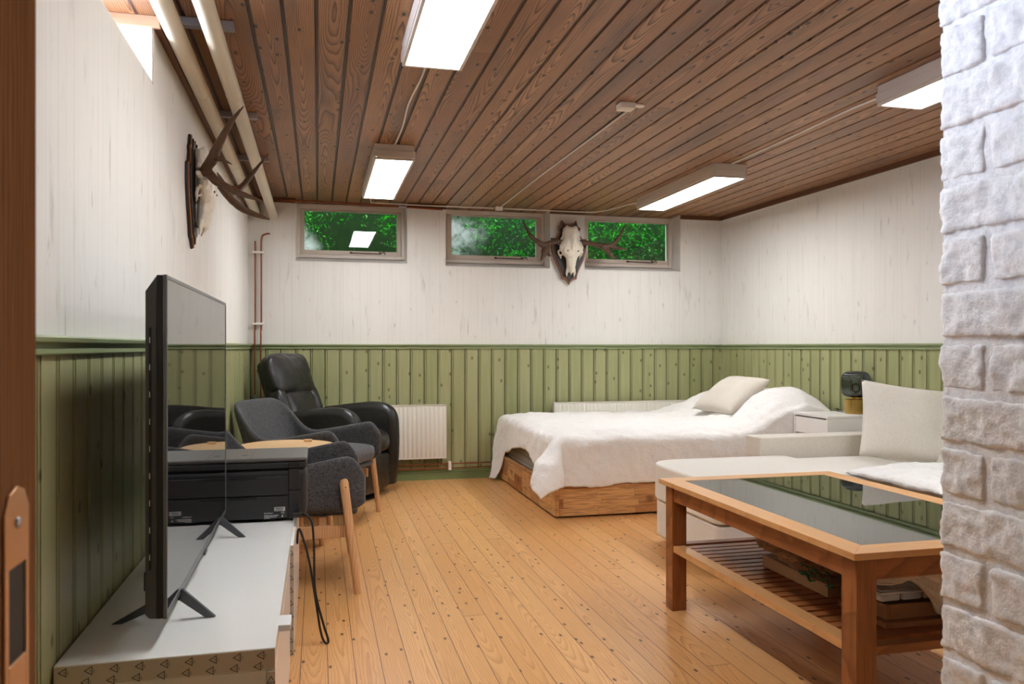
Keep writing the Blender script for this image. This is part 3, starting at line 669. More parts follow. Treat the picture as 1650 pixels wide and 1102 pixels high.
copper([(-.3, 6.252, .094), (1, 6.252, .094), (3.35, 6.252, .094)], 'thin copper heating pipe above the green skirting, the lower one', r=.0055)
box('pipe_clip', (1.012, 1.036, 6.235, 6.289, .078, .146), 'cable', bevel=.004); tag(bpy.data.objects['pipe_clip.002'], 'white clip on the heating pipes beside the left radiator', 'pipe clip')

# ------------------------------------------------------------------ radiators
def radiator(x0, x1, z0, z1, label):
    t = thing('radiator', label, 'radiator', ((x0+x1)/2, 6.24, z0), 0, 'white panel radiators'); w = (x1-x0); h = z1-z0; n = int(w/.034)
    bm = bmesh.new(); pr = []
    st = w/n
    for i in range(n):
        a = -w/2+i*st
        pr += [(a, 0), (a+st*.12, 0), (a+st*.3, -.008), (a+st*.7, -.008), (a+st*.88, 0)]
    pr.append((w/2, 0)); zs = [.012, .03, h-.03, h-.012]; sc = [0, 1, 1, 0]
    rows = [[bm.verts.new((x, -.036+d*s, z)) for x, d in pr] for z, s in zip(zs, sc)]
    for a, b in zip(rows, rows[1:]):
        for i in range(len(pr)-1): bm.faces.new((a[i], a[i+1], b[i+1], b[i]))
    B(bm, -w/2, w/2, -.036, -.028, 0, .012); B(bm, -w/2, w/2, -.036, -.028, h-.012, h); B(bm, -w/2, w/2, -.035, -.018, .0, h)
    obj('radiator_panel', bm, 'rad', t, smooth='a')
    bm = bmesh.new(); B(bm, -w/2-.001, w/2+.001, -.040, .010, h, h+.003)
    for i in range(int(w/.02)): B(bm, -w/2+.01+i*.02, -w/2+.014+i*.02, -.034, .006, h+.003, h+.006)
    obj('radiator_grille', bm, 'rad', t)
    for s in (-1, 1): box('side_cover', (min(s*w/2, s*(w/2-.004)), max(s*w/2, s*(w/2-.004)), -.040, .010, 0, h), 'rad', t, bevel=.001)
    bm = bmesh.new(); tube(bm, [(w/2-.035, -.012, 0), (w/2-.035, 0, -.05)], .0055, 8); obj('pipe_stub', bm, 'metald', t, smooth='a')
    return t
radiator(-.02, .991, .178, .60, 'white ribbed radiator beside the black recliner')
radiator(1.879, 3.14, .178, .60, 'long white radiator behind the bed')

# ------------------------------------------------------------------ moose trophies
def antler_mesh(spec):
    """spec: list of (pts with radius, flats) tubes in local plane, fused by voxel remesh"""
    bm = bmesh.new()
    for pts, fl in spec:
        sp = smoothpts(pts, 5); tube(bm, [q[:3] for q in sp], [q[3] for q in sp], 10, flat=[(fl, 1)]*len(sp) if fl else None)
    return bm
def fused(name, bm, mat, parent, vox=.0045, sm=4, disp=0):
    o = obj(name, bm, mat, parent, smooth=True)
    r = o.modifiers.new('r', 'REMESH'); r.mode = 'VOXEL'; r.voxel_size = vox; r.use_smooth_shade = True
    s = o.modifiers.new('s', 'SMOOTH'); s.iterations = sm; s.factor = .6
    if disp: displace(o, disp, .03)
    return o
def ell(bm, c, r, rot=None):
    m = Matrix.Translation(c) @ (rot.to_4x4() if rot else Matrix()) @ Matrix.Diagonal((*r, 1)); bmesh.ops.create_icosphere(bm, subdivisions=3, radius=1, matrix=m)
def trophy(label, loc, rz, sc, antlers):
    """local: faces -Y, hangs in XZ plane; back of plaque at y=0"""
    t = thing('antler_trophy', label, 'hunting trophy', loc, rz); t.scale = (sc,)*3
    half = [(0, -.345), (.018, -.315), (.040, -.297), (.072, -.290), (.078, -.25), (.098, -.20), (.14, -.12), (.160, -.05), (.166, .03), (.166, .075), (.128, .070), (.105, .10), (.094, .135), (.110, .165), (.082, .185), (.068, .235), (.045, .208), (0, .200)]
    full = half+[(-x, z) for x, z in half[-2:0:-1]]
    bm = bmesh.new(); prism(bm, full, 'y', -.012, 0); prism(bm, [(x*.985, z*.99) for x, z in full], 'y', -.0185, -.0121, 1); obj('plaque', bm, ['plaque', 'plaqueedge'], t, bevel=.002)
    bm = bmesh.new(); prism(bm, [(x*.90, z*.93-.003) for x, z in full], 'y', -.027, -.0186); obj('plaque_face', bm, 'plaque', t, bevel=.004)
    # skull, nose pointing down
    bm = bmesh.new()
    st = [(.168, .048, .030, -.045), (.15, .070, .04, -.055), (.10, .080, .045, -.065), (.06, .070, .045, -.07), (.03, .088, .045, -.075), (-.01, .110, .042, -.08), (-.05, .102, .045, -.08), (-.08, .080, .045, -.08), (-.11, .050, .042, -.078), (-.16, .042, .038, -.07), (-.21, .036, .030, -.058), (-.235, .030, .022, -.05)]
    n = 20; rings = []
    for z, wd, dp, yc in st:
        rings.append([bm.verts.new((math.cos(a)*wd*(1 if abs(math.sin(a)) > .2 else 1.03), yc+math.sin(a)*dp, z)) for a in [2*math.pi*k/n for k in range(n)]])
    for a, b in zip(rings, rings[1:]):
        for k in range(n): bm.faces.new((a[k], a[(k+1) % n], b[(k+1) % n], b[k]))
    bm.faces.new(rings[0]); bm.faces.new(rings[-1][::-1])
    for s in (-1, 1):
        ell(bm, (s*.040, -.070, .150), (.018, .022, .028)); ell(bm, (s*.085, -.085, -.022), (.022, .02, .030)); ell(bm, (s*.062, -.105, -.035), (.022, .016, .03))
        ell(bm, (s*.098, -.06, .02), (.022, .018, .016)); ell(bm, (s*.115, -.055, .028), (.02, .016, .014))
        tube(bm, [(s*.094, -.06, -.035), (s*.112, -.05, -.05), (s*.105, -.045, -.075), (s*.085, -.045, -.105)], [.012, .010, .010, .006], 8)
        tube(bm, [(s*.075, -.055, -.075), (s*.092, -.045, -.09), (s*.086, -.04, -.115)], [.008, .006, .004], 8)
        tube(bm, [(s*.030, -.058, -.20), (s*.036, -.055, -.245), (s*.034, -.05, -.275)], [.014, .011, .004], 8)
        tube(bm, [(s*.052, -.06, .16), (s*.062, -.055, .10), (s*.085, -.05, .055)], [.012, .009, .012], 8)
    tube(bm, [(0, -.085, -.12), (0, -.085, -.19), (0, -.075, -.235), (0, -.066, -.26)], [.024, .020, .014, .004], 10)
    tube(bm, [(0, -.10, .10), (0, -.115, .03), (0, -.112, -.04)], [.02, .022, .02], 10)
    ell(bm, (0, -.045, 0), (.03, .03, .12))
    sk = fused('skull', bm, 'bone', t, .0042, 2, .008)
    for s in (-1, 1):
        bm = bmesh.new(); ell(bm, (s*.047, -.124, -.052), (.008, .004, .006)); tag(obj('bone_hole', bm, 'plaque', t, smooth=True), 'dark hole in the bone')
    for sp in antlers: fused('antler', antler_mesh(sp), 'antler', t, .005, 3, .004)
    return t
# back wall: local x along wall, y out of wall negative, z relative to plaque centre
A_R = [([(.10, -.075, .030, .024), (.15, -.085, .028, .022), (.22, -.11, .012, .021), (.29, -.13, -.005, .027), (.35, -.15, .005, .024), (.40, -.15, .05, .019), (.44, -.15, .11, .014), (.475, -.15, .175, .008), (.49, -.15, .20, .003)], 1.0),
       ([(.27, -.13, -.01, .025), (.31, -.15, -.045, .022), (.34, -.17, -.085, .017), (.375, -.18, -.125, .008)], 1.0),
       ([(.33, -.15, -.005, .02), (.38, -.17, -.02, .015), (.43, -.20, -.03, .011), (.475, -.22, -.035, .005)], 1.0)]
A_L = [([(-.10, -.075, .030, .024), (-.15, -.085, .030, .022), (-.21, -.11, .012, .022), (-.27, -.13, -.010, .03), (-.33, -.15, .015, .022), (-.385, -.15, .055, .018), (-.425, -.15, .11, .013), (-.455, -.15, .175, .007), (-.465, -.15, .20, .003)], 1.0),
       ([(-.34, -.15, .02, .016), (-.385, -.17, .05, .012), (-.425, -.18, .085, .006)], 1.0),
       ([(-.22, -.11, .0, .024), (-.255, -.13, -.05, .034), (-.275, -.14, -.10, .022), (-.30, -.15, -.15, .007)], 1.0),
       ([(-.24, -.13, -.06, .024), (-.225, -.14, -.095, .014), (-.205, -.14, -.105, .006)], 1.0)]
trophy('moose skull with brown antlers on a dark plaque between the two right back windows', (2.030, 6.278, 1.895), 0, .93, [A_R, A_L])
# left wall trophy: faces +X
B_N = [([(-.085, -.075, .035, .026), (-.125, -.095, .055, .026), (-.165, -.125, .085, .028), (-.212, -.150, .125, .024), (-.275, -.201, .204, .017), (-.312, -.247, .267, .011), (-.35, -.294, .314, .004)], 1.0),
       ([(-.16, -.12, .08, .024), (-.20, -.15, .085, .016), (-.25, -.184, .071, .011), (-.287, -.234, .041, .004)], 1.0),
       ([(-.11, -.09, .045, .024), (-.15, -.12, .01, .024), (-.20, -.155, -.03, .022), (-.275, -.244, -.086, .018), (-.35, -.32, -.124, .012), (-.40, -.384, -.151, .005)], 1.0)]
B_F = [([(.09, -.075, .04, .024), (.125, -.101, .07, .024), (.18, -.13, .03, .028), (.275, -.165, -.016, .026), (.325, -.222, -.068, .021), (.375, -.296, -.095, .016), (.425, -.371, -.110, .006)], 1.0),
       ([(.20, -.14, .02, .026), (.275, -.198, .025, .022), (.325, -.236, .066, .018), (.375, -.292, .16, .012), (.425, -.364, .272, .004)], 1.0)]
trophy('moose skull with brown antlers on a dark plaque on the left wall', (XL+.002, 3.50, 1.742), R(90), .80, [B_N, B_F])

# ------------------------------------------------------------------ TV bench
t = thing('tv_bench', 'low glossy white bench with printed foil edges under the television', 'tv bench', (-.29, 2.5, 0))
def rel(o): return (o.location.x, o.location.y)
def LB(d, t_): x, y = t_.location.x, t_.location.y; return (d[0]-x, d[1]-x, d[2]-y, d[3]-y, d[4], d[5])
bx0, bx1, by0, by1 = -.498, -.085, 1.70, 3.40
box('bench_top', LB((bx0, bx1, by0, by1, .395, .44), t), 'gloss', t, bevel=.0012)
box('side_panel', LB((bx0, bx1-.018, by0, by0+.018, .03, .395), t), 'whitefoil', t, bevel=.001)
box('side_panel', LB((bx0, bx1-.018, by1-.018, by1, .03, .395), t), 'whitefoil', t, bevel=.001)
box('bottom_panel', LB((bx0, bx1-.018, by0+.018, by1-.018, .03, .048), t), 'whitefoil', t, bevel=.001)
box('back_panel', LB((bx0, bx0+.006, by0+.018, by1-.018, .048, .395), t), 'whitefoil', t, bevel=0)
box('divider', LB((bx0+.01, bx1-.02, 2.60, 2.616, .048, .395), t), 'whitefoil', t, bevel=0)
box('drawer_front', LB((bx1-.017, bx1, by0+.002, 2.60, .045, .392), t), 'gloss', t, bevel=.001)
box('drawer_front', LB((bx1-.008, bx1+.010, 2.625, by1-.002, .07, .425), t), 'gloss', t, bevel=.001)
tag(box('pull_tab', LB((bx1-.001, bx1+.026, 1.835, 1.905, .425, .439), t), 'label', t, bevel=.001), 'small white tab')
for sx in (bx0+.03, bx1-.06):
    for sy in (by0+.04, by1-.08): box('bench_foot', LB((sx, sx+.035, sy, sy+.035, 0, .03), t), 'blackfoot', t, bevel=.002)
def recyc(bm, M):
    def T(p): return M @ Vector((p[0], p[1], 0))
    r1, r2 = .0105, .0074; A = [(r1*math.cos(R(90+120*k)), r1*math.sin(R(90+120*k))) for k in range(3)]; Bq = [(x*r2/r1, y*r2/r1) for x, y in A]
    for k in range(3):
        a, b, c, d = A[k], A[(k+1) % 3], Bq[(k+1) % 3], Bq[k]
        bm.faces.new([bm.verts.new(T(p)) for p in (a, b, c, d)]).material_index = 1
    textmesh(bm, '4', .006, M @ Matrix.Translation((-.0017, -.0032, 0)), 1); textmesh(bm, 'PAP', .0042, M @ Matrix.Translation((-.0045, -.0095, 0)), 1)
# near edge foil of the top
bm = bmesh.new(); yt = by0-.0012; B(bm, bx0+.001, bx1-.001, yt, by0-.0002, .397, .438)
Mx = Matrix.Rotation(R(90), 4, 'X')
for k in range(9):
    M = Matrix.Translation((bx0+.018+k*.046, yt-.0003, .4265)) @ Mx @ Matrix.Rotation(R(90), 4, 'Z'); recyc(bm, M)
    M = Matrix.Translation((bx0+.004+k*.046+.008, yt-.0003, .4045)) @ Mx @ Matrix.Rotation(R(90), 4, 'Z')
    if k: recyc(bm, M)
tag(obj('edge_foil', bm, ['tape', 'ink'], t, loc=(.29, -2.5, 0)), 'foil strip printed with recycling triangles')
bm = bmesh.new(); B(bm, bx1-.008, bx1+.010, 2.6235, 2.6246, .075, .424)
for k in range(9):
    M = Matrix.Translation((bx1+.0015, 2.6230, .40-k*.040)) @ Mx; recyc(bm, M)
tag(obj('edge_foil', bm, ['tape', 'ink'], t, loc=(.29, -2.5, 0)), 'foil strip printed with recycling triangles')
bm = bmesh.new(); B(bm, bx1-.017, bx1-.0005, by0+.0009, by0+.0018, .05, .390)
for k in range(8): recyc(bm, Matrix.Translation((bx1-.0085, by0+.0004, .372-k*.042)) @ Mx)
tag(obj('edge_foil', bm, ['tape', 'ink'], t, loc=(.29, -2.5, 0)), 'foil strip printed with recycling triangles')

# ------------------------------------------------------------------ television
t = thing('television', 'large flat black television standing on the white bench', 'television', (-.303, 2.303, .44))
def TL(d): return (d[0]+.303, d[1]+.303, d[2]-2.303, d[3]-2.303, d[4]-.44, d[5]-.44)
ty0, ty1, tz0, tz1 = 1.758, 2.848, .497, 1.210
bm = bmesh.new(); fb = .009
for d in ((ty0, ty1, tz0, tz0+fb+.005), (ty0, ty1, tz1-fb, tz1), (ty0, ty0+fb, tz0+fb+.005, tz1-fb), (ty1-fb, ty1, tz0+fb+.005, tz1-fb)): B(bm, *TL((-.311, -.303, *d)))
obj('screen_frame', bm, 'tvbezel', t, bevel=.0012)
box('screen', TL((-.3095, -.3045, ty0+fb, ty1-fb, tz0+fb+.005, tz1-fb)), 'screen', t, bevel=0)
bm = bmesh.new(); B(bm, *TL((-.323, -.3111, ty0+.001, ty1-.001, tz0+.001, tz1-.001))); obj('casing', bm, 'tvblack', t, bevel=.001)
bm = bmesh.new(); pr = [(-.020, tz1-.442), (-.042, tz1-.475), (-.042, tz0-.430), (-.034, tz0-.438), (-.020, tz0-.439)]
prism(bm, pr, 'y', ty0-2.303+.002, ty1-2.303-.002); obj('back_shell', bm, 'tvside', t, bevel=.0015)
bm = bmesh.new(); B(bm, *TL((-.338, -.333, ty0+.0008, ty0+.003, .60, 1.10))); obj('side_slot', bm, 'ink', t)
for k in range(9): tag(box('slot_mark', TL((-.337, -.3355, ty0-.0002, ty0+.001, .62+k*.056, .632+k*.056)), 'label', t, bevel=0), 'small white mark')
box('wall_mount_block', TL((-.356, -.345, 1.80, 1.86, .545, .585)), 'tvblack', t, bevel=.002)
for yc in (1.93, 2.712):
    bm = bmesh.new()
    for s, xt in ((1, -.228), (-1, -.448 if yc < 2 else -.392)):
        x0 = -.31; pts = [(x0+s*-.008, .068), (x0+s*.012, .068), (xt, .0), (xt-s*.022, .0), (x0+s*.004, .044), (x0-s*.008, .044)]
        prism(bm, [(p[0]+.303, p[1]) for p in pts], 'y', yc-2.303-.006, yc-2.303+.006)
    obj('stand_leg', bm, 'tvleg', t, bevel=.0012)
box('logo_badge', TL((-.3025, -.297, 2.29, 2.33, .492, .500)), 'tvbezel', t, bevel=.001)

# ------------------------------------------------------------------ printer
t = thing('printer', 'black printer with its back to the camera at the far end of the white bench', 'printer', (-.27, 3.11, .441))
def PLc(d): return (d[0]+.27, d[1]+.27, d[2]-3.11, d[3]-3.11, d[4]-.441, d[5]-.441)
px0, px1, py0, py1 = -.488, -.038, 2.925, 3.22
box('printer_body', PLc((px0, px1, py0+.004, py1, .445, .630)), 'prn', t, bevel=.028, seg=6)
box('scanner_unit', PLc((px0, px1+.001, py0, py1, .626, .652)), 'prn', t, bevel=.010, seg=4)
box('scanner_lid', PLc((px0-.002, px1+.002, py0-.002, py1, .652, .666)), 'prntop', t, bevel=.006, seg=3)
def pan(name, d, m='prn'): return box(name, PLc(d), m, t, bevel=.002)
pan('rear_cover', (-.46, -.105, py0-.004, py0+.006, .535, .600)); pan('rear_cover', (-.46, -.105, py0-.004, py0+.006, .452, .530))
pan('corner_panel', (-.100, -.062, py0-.001, py0+.006, .552, .625))
pan('corner_panel', (-.100, -.062, py0-.001, py0+.006, .450, .544))
pan('port_recess', (-.100, -.060, py0-.002, py0+.004, .629, .648), 'prnd')
pan('finger_notch', (-.30, -.208, py0-.0045, py0+.004, .591, .6005), 'prnd'); pan('finger_notch', (-.30, -.208, py0-.0045, py0+.004, .520, .531), 'prnd')
pan('lid_slot', (-.266, -.246, 3.01, 3.03, .6655, .6667), 'prnd'); pan('cover_gap', (-.232, -.2300, py0, py1-.03, .6656, .6667), 'prnd')
bm = bmesh.new(); yy = py0-.0052
B(bm, *PLc((-.150, -.113, yy, yy+.001, .478, .492)), 0)
for k in range(14): B(bm, *PLc((-.1455+k*.002, -.1445+k*.002+.0003*(k % 3), yy-.0006, yy, .485, .4895)), 1)
B(bm, *PLc((-.147, -.120, yy-.0006, yy, .4805, .4825)), 1)
tag(obj('rating_label', bm, ['label', 'ink'], t), 'white label')
bm = bmesh.new(); Mt = lambda x, z: Matrix.Translation((x+.27, yy-3.11-.0003, z-.441)) @ Mx
textmesh(bm, 'brother', .0095, Mt(-.184, .469)); textmesh(bm, 'CE', .0095, Mt(-.127, .469))
for r_ in range(3):
    x = -.184
    while x < -.184+(.045, .04, .015)[r_]:
        w = random.uniform(.003, .008); B(bm, *PLc((x, x+w, yy-.0004, yy, .462-r_*.005, .4645-r_*.005))); x += w+.0015
prism(bm, [(-.125+.27, .457-.441), (-.119+.27, .457-.441), (-.122+.27, .465-.441)], 'y', yy-3.11-.0004, yy-3.11)
tag(obj('printed_text', bm, 'label', t), 'white printed maker text and symbols')
t2 = thing('power_cable', 'black power cable plugged into the printer back, looping down to the floor', 'cable', (-.075, 2.90, .45))
bm = bmesh.new(); B(bm, -.012, .020, -.018, .016, .008, .026); obj('plug', bm, 'rubber', t2, bevel=.004)
bm = bmesh.new(); tube(bm, smoothpts([(.015, -.004, .018), (.035, -.02, .018), (.055, -.025, -.01), (.062, -.03, -.10), (.066, -.02, -.25), (.095, .0, -.38), (.112, .0, -.44), (.100, -.01, -.442), (.085, -.01, -.40), (.066, .0, -.28), (.045, .0, -.15), (.02, .0, -.055), (.008, .01, -.04), (.003, .06, -.10)], 8), .0042, 8)
obj('cord', bm, 'rubber', t2, smooth=True)

# ------------------------------------------------------------------ felt armchairs
def armchair(label, loc, rz):
    t = thing('felt_armchair', label, 'armchair', loc, rz, 'grey felt armchairs with beech legs')
    # shell path: from right arm front (y=-) round the back to left arm front
    hw, xf, xb = .285, .30, -.22; pth = []
    for i in range(11): pth.append((xf-(xf-xb)*i/10, -hw, 'a'))
    for i in range(1, 16):
        a = math.pi*i/16; pth.append((xb-math.sin(a)**.75*.10, -hw*math.copysign(abs(math.cos(a))**.55, math.cos(a)), 'b'))
    for i in range(11): pth.append((xb+(xf-xb)*i/10, hw, 'a'))
    bm = bmesh.new(); n = len(pth); nz = 12; th = .042
    P2 = [Vector((p[0], p[1])) for p in pth]
    def prof(i):
        x, y = P2[i]; fr = min(i, n-1-i)
        if x > xb+.04:
            top = .515+.095*max(0, (x-xb)/(xf-xb))**1.1
        else:
            k = min(1, (xb+.04-x)/.14); top = .515+.232*(k*k*(3-2*k))
        bot = .335
        d = xf-x
        if d < .065:
            q = math.sqrt(max(0, 1-(1-d/.065)**2)); top = .50+(top-.50)*q; bot = .375-(.375-bot)*q
        return bot, top
    def rec(i, z):       # recline and outward flare with height
        x, y = P2[i]; k = max(0, (z-.40))
        back = max(0, min(1, (xb+.12-x)/.2))
        return Vector((x-k*.34*back, y*(1+.10*k), z))
    outer, inner = [], []
    for i in range(n):
        a, b = P2[max(i-1, 0)], P2[min(i+1, n-1)]; d = (b-a).normalized(); nr = Vector((-d.y, d.x)); nr = -nr if (nr.x*P2[i].x+nr.y*P2[i].y) > 0 and abs(nr.y) > .5 else nr
        c0 = Vector((0.05, 0)); 
        if (c0-P2[i]).dot(nr) < 0: nr = -nr
        bot, top = prof(i); ro, ri = [], []
        for j in range(nz+1):
            s = j/nz; z = bot+(top-bot)*s; rd = 1-abs(2*s-1)**6
            o_ = rec(i, z); e = th/2
            ro.append(o_-Vector((nr.x, nr.y, 0))*e*rd**.5); ri.append(o_+Vector((nr.x, nr.y, 0))*e*rd**.5)
        outer.append([bm.verts.new(q) for q in ro]); inner.append([bm.verts.new(q) for q in ri])
    for i in range(n-1):
        for j in range(nz):
            bm.faces.new((outer[i][j], outer[i+1][j], outer[i+1][j+1], outer[i][j+1])); bm.faces.new((inner[i][j], inner[i][j+1], inner[i+1][j+1], inner[i+1][j]))
        bm.faces.new((outer[i][nz], outer[i+1][nz], inner[i+1][nz], inner[i][nz])); bm.faces.new((outer[i][0], inner[i][0], inner[i+1][0], outer[i+1][0]))
    for i in (0, n-1):
        for j in range(nz): bm.faces.new((outer[i][j], outer[i][j+1], inner[i][j+1], inner[i][j]))
    bmesh.ops.remove_doubles(bm, verts=bm.verts[:], dist=1e-4)
    obj('shell', bm, 'felt', t, smooth=True, sub=1)
    softbox('seat_cushion', (-.26, .285, -.262, .262, .345, .455), 'felt', t, r=.04, puff=.012)
    softbox('seat_base', (-.25, .27, -.262, .262, .318, .348), 'felt', t, r=.014, puff=0)
    # legs and rails
    for sy in (-1, 1):
        yl = sy*(hw+.043)
        for xa, xb_, zt in ((.205, .262, .475), (-.20, -.30, .40)):
            bm = bmesh.new(); tube(bm, [(xa-.002, yl, zt+.017), (xa-.001, yl, zt+.013), (xa, yl, zt), (xb_, yl+sy*.012, .0)], [.008, .015, .0195, .0165], 18)
            lg = obj('leg', bm, 'beech', t, smooth='a')
            bm = bmesh.new(); ell(bm, (xa+.004, yl+sy*.0175, zt-.018), (.0065, .003, .0065)); tag(obj('bolt', bm, 'brass', lg, smooth=True), 'brass bolt')
        box('side_rail', (-.245, .21, sy*(hw-.005)-.010, sy*(hw-.005)+.010+0, .232, .285), 'beech', t, bevel=.002)
        for xx in (-.10, -.045):
            bm = bmesh.new(); ell(bm, (xx, sy*(hw+.006), .255), (.006, .003, .006)); tag(obj('bolt', bm, 'brass', t, smooth=True), 'brass bolt')
    box('cross_rail', (.10, .13, -.27, .27, .262, .322), 'beech', t, bevel=.002); box('cross_rail', (-.16, -.13, -.27, .27, .262, .322), 'beech', t, bevel=.002)
    return t
armchair('grey felt armchair with beech legs nearest the printer', (-.095, 3.80, 0), 0)
armchair('grey felt armchair with beech legs between the round side table and the black recliner', (-.005, 4.96, 0), R(-27))

# side table
t = thing('side_table', 'round light wooden side table between the two grey felt armchairs', 'side table', (-.165, 4.40, 0))
bm = bmesh.new(); lathe(bm, [(.238, .515), (.252, .520), (.254, .531), (.247, .535), (.24, .533)], n=64); obj('table_top', bm, 'tabletop', t, smooth='a')
box('edge_handle', (.09, .135, .13, .145, .534, .548), 'tabletop', t, bevel=.003)
for k in range(4):
    a = R(-22+90*k); bm = bmesh.new(); tube(bm, [(math.cos(a)*.17, math.sin(a)*.15, .515), (math.cos(a)*.20, math.sin(a)*.17, 0)], [.016, .014], 16); obj('leg', bm, 'beech', t, smooth='a')
box('stretcher', (-.20, .20, -.015, .015, .14, .18), 'beech', t, bevel=.002); box('stretcher', (-.015, .015, -.16, .16, .10, .139), 'beech', t, bevel=.002)
box('storage_block', (.03, .16, -.07, .05, .181, .215), 'beech', t, bevel=.002)

# ------------------------------------------------------------------ recliner (local faces +x, origin at front centre on floor)
t = thing('recliner', 'black leather recliner armchair in the back left corner', 'armchair', (.42, 5.60, 0), R(-29))
hw = .335
softbox('seat_cushion', (-.52, -.005, -.225, .225, .30, .465), 'leather', t, r=.06, puff=.025, noise_s=.012, nsize=.12)
softbox('footrest_panel', (-.06, -.012, -.215, .215, .05, .295), 'leather', t, r=.02, puff=.008, noise_s=.006, nsize=.12)
softbox('seat_box', (-.60, -.06, -.22, .22, .085, .30), 'leather', t, r=.02, puff=0)
for s in (-1, 1):
    # arm: side outline prism with rounded front, inflated
    prof_ = smoothpts([(-.58, .612), (-.50, .62), (-.35, .64), (-.18, .655), (-.07, .635), (-.005, .57), (.012, .45), (.008, .25), (-.012, .055)], 4)
    bm = bmesh.new(); w = .115; n_ = 14; yc = s*(hw-.03); ring = []
    low = .05
    for i in range(len(prof_)):
        x, z = prof_[i]; row = []
        # tangent normal in xz
        a, b = prof_[max(i-1, 0)], prof_[min(i+1, len(prof_)-1)]; dx, dz = b[0]-a[0], b[1]-a[1]; L_ = math.hypot(dx, dz); nx, nz_ = -dz/L_, dx/L_
        if nz_ < 0 and x < -.1: nx, nz_ = -nx, -nz_
        for j in range(n_+1):
            u = j/n_*2-1; dip = (abs(u)**3.2)*.05
            row.append(bm.verts.new((x-abs(nx)*dip*(1 if x > -.1 else 0), yc+u*w/2, z-dip*abs(nz_))))
        ring.append(row)
    for i in range(len(ring)-1):
        for j in range(n_): bm.faces.new((ring[i][j], ring[i+1][j], ring[i+1][j+1], ring[i][j+1]))
    for j in (0, n_):
        f = [r_[j] for r_ in ring]+[bm.verts.new((-.58, yc+(j/n_*2-1)*w/2, low))]; bm.faces.new(f)
    bmesh.ops.remove_doubles(bm, verts=bm.verts[:], dist=1e-4)
    obj('armrest', bm, 'leather', t, smooth='a')
    softbox('arm_pad', (-.60, -.075, yc-.052, yc+.052, .598, .650), 'leather', t, r=.022, puff=.008) if False else None
# back: upper and lower cushions, tilted
bmx = Matrix.Rotation(R(-19), 3, 'Y')
bk = bpy.data.objects.new('backrest', None)
def backpiece(name, d, **k):
    o = softbox(name, d, 'leather', t, **k); o.location = (-.555, 0, .40); o.rotation_euler = (0, R(-19), 0); return o
backpiece('back_shell', (-.105, .0, -.25, .25, -.12, .612), r=.045, puff=.01)
backpiece('lower_back_cushion', (-.05, .045, -.20, .20, .0, .37), r=.04, puff=.03, noise_s=.018, nsize=.13)
backpiece('headrest_cushion', (-.075, .060, -.248, .248, .335, .630), r=.05, puff=.022, noise_s=.012, nsize=.13)
for s in (-1, 1): backpiece('side_bolster', (-.06, .05, s*.215-.05, s*.215+.05, -.02, .38), r=.035, puff=.015, noise_s=.015, nsize=.1)
bm = bmesh.new(); lathe(bm, [(.27, 0), (.28, .012), (.20, .022), (.07, .03), (.06, .085)], -.30, 0, 40); tag(obj('swivel_base', bm, 'blackfoot', t, smooth='a'), 'round black base')

# ------------------------------------------------------------------ bed
BX0, BX1, BY0, BY1 = 1.42, 3.40, 4.665, 6.19
t = thing('bed', 'double bed with glued pine frame and quilted mattress in the back right corner', 'bed', (2.41, 5.43, 0))
def BL(d): return (d[0]-2.41, d[1]-2.41, d[2]-5.43, d[3]-5.43, d[4], d[5])
o = box('side_board', BL((BX0+.028, BX1, BY0, BY0+.028, .012, .20)), 'bed_x', t, bevel=.003)
box('side_board', BL((BX0+.028, BX1, BY1-.028, BY1, .012, .20)), 'bed_x', t, bevel=.003)
box('foot_board', BL((BX0, BX0+.028, BY0, 5.38, .012, .20)), 'bed_y', t, bevel=.003); box('foot_board', BL((BX0, BX0+.028, 5.384, BY1, .012, .20)), 'bed_y', t, bevel=.003)
box('head_board', BL((BX1-.028, BX1, BY0+.03, BY1-.03, .012, .20)), 'bed_y', t, bevel=.003)
box('shade_plinth', BL((BX0+.05, BX1-.05, BY0+.05, BY1-.05, 0, .18)), 'shadow', t, bevel=0)  # block coloured dark to stand in for the shade under the bed boards
box('mattress', BL((BX0+.035, BX1-.02, BY0+.03, BY1-.03, .185, .335)), 'quilt', t, bevel=.02, seg=3)
box('mattress', BL((BX0+.035, BX1-.02, BY0+.03, BY1-.03, .337, .50)), 'quilt', t, bevel=.03, seg=3)
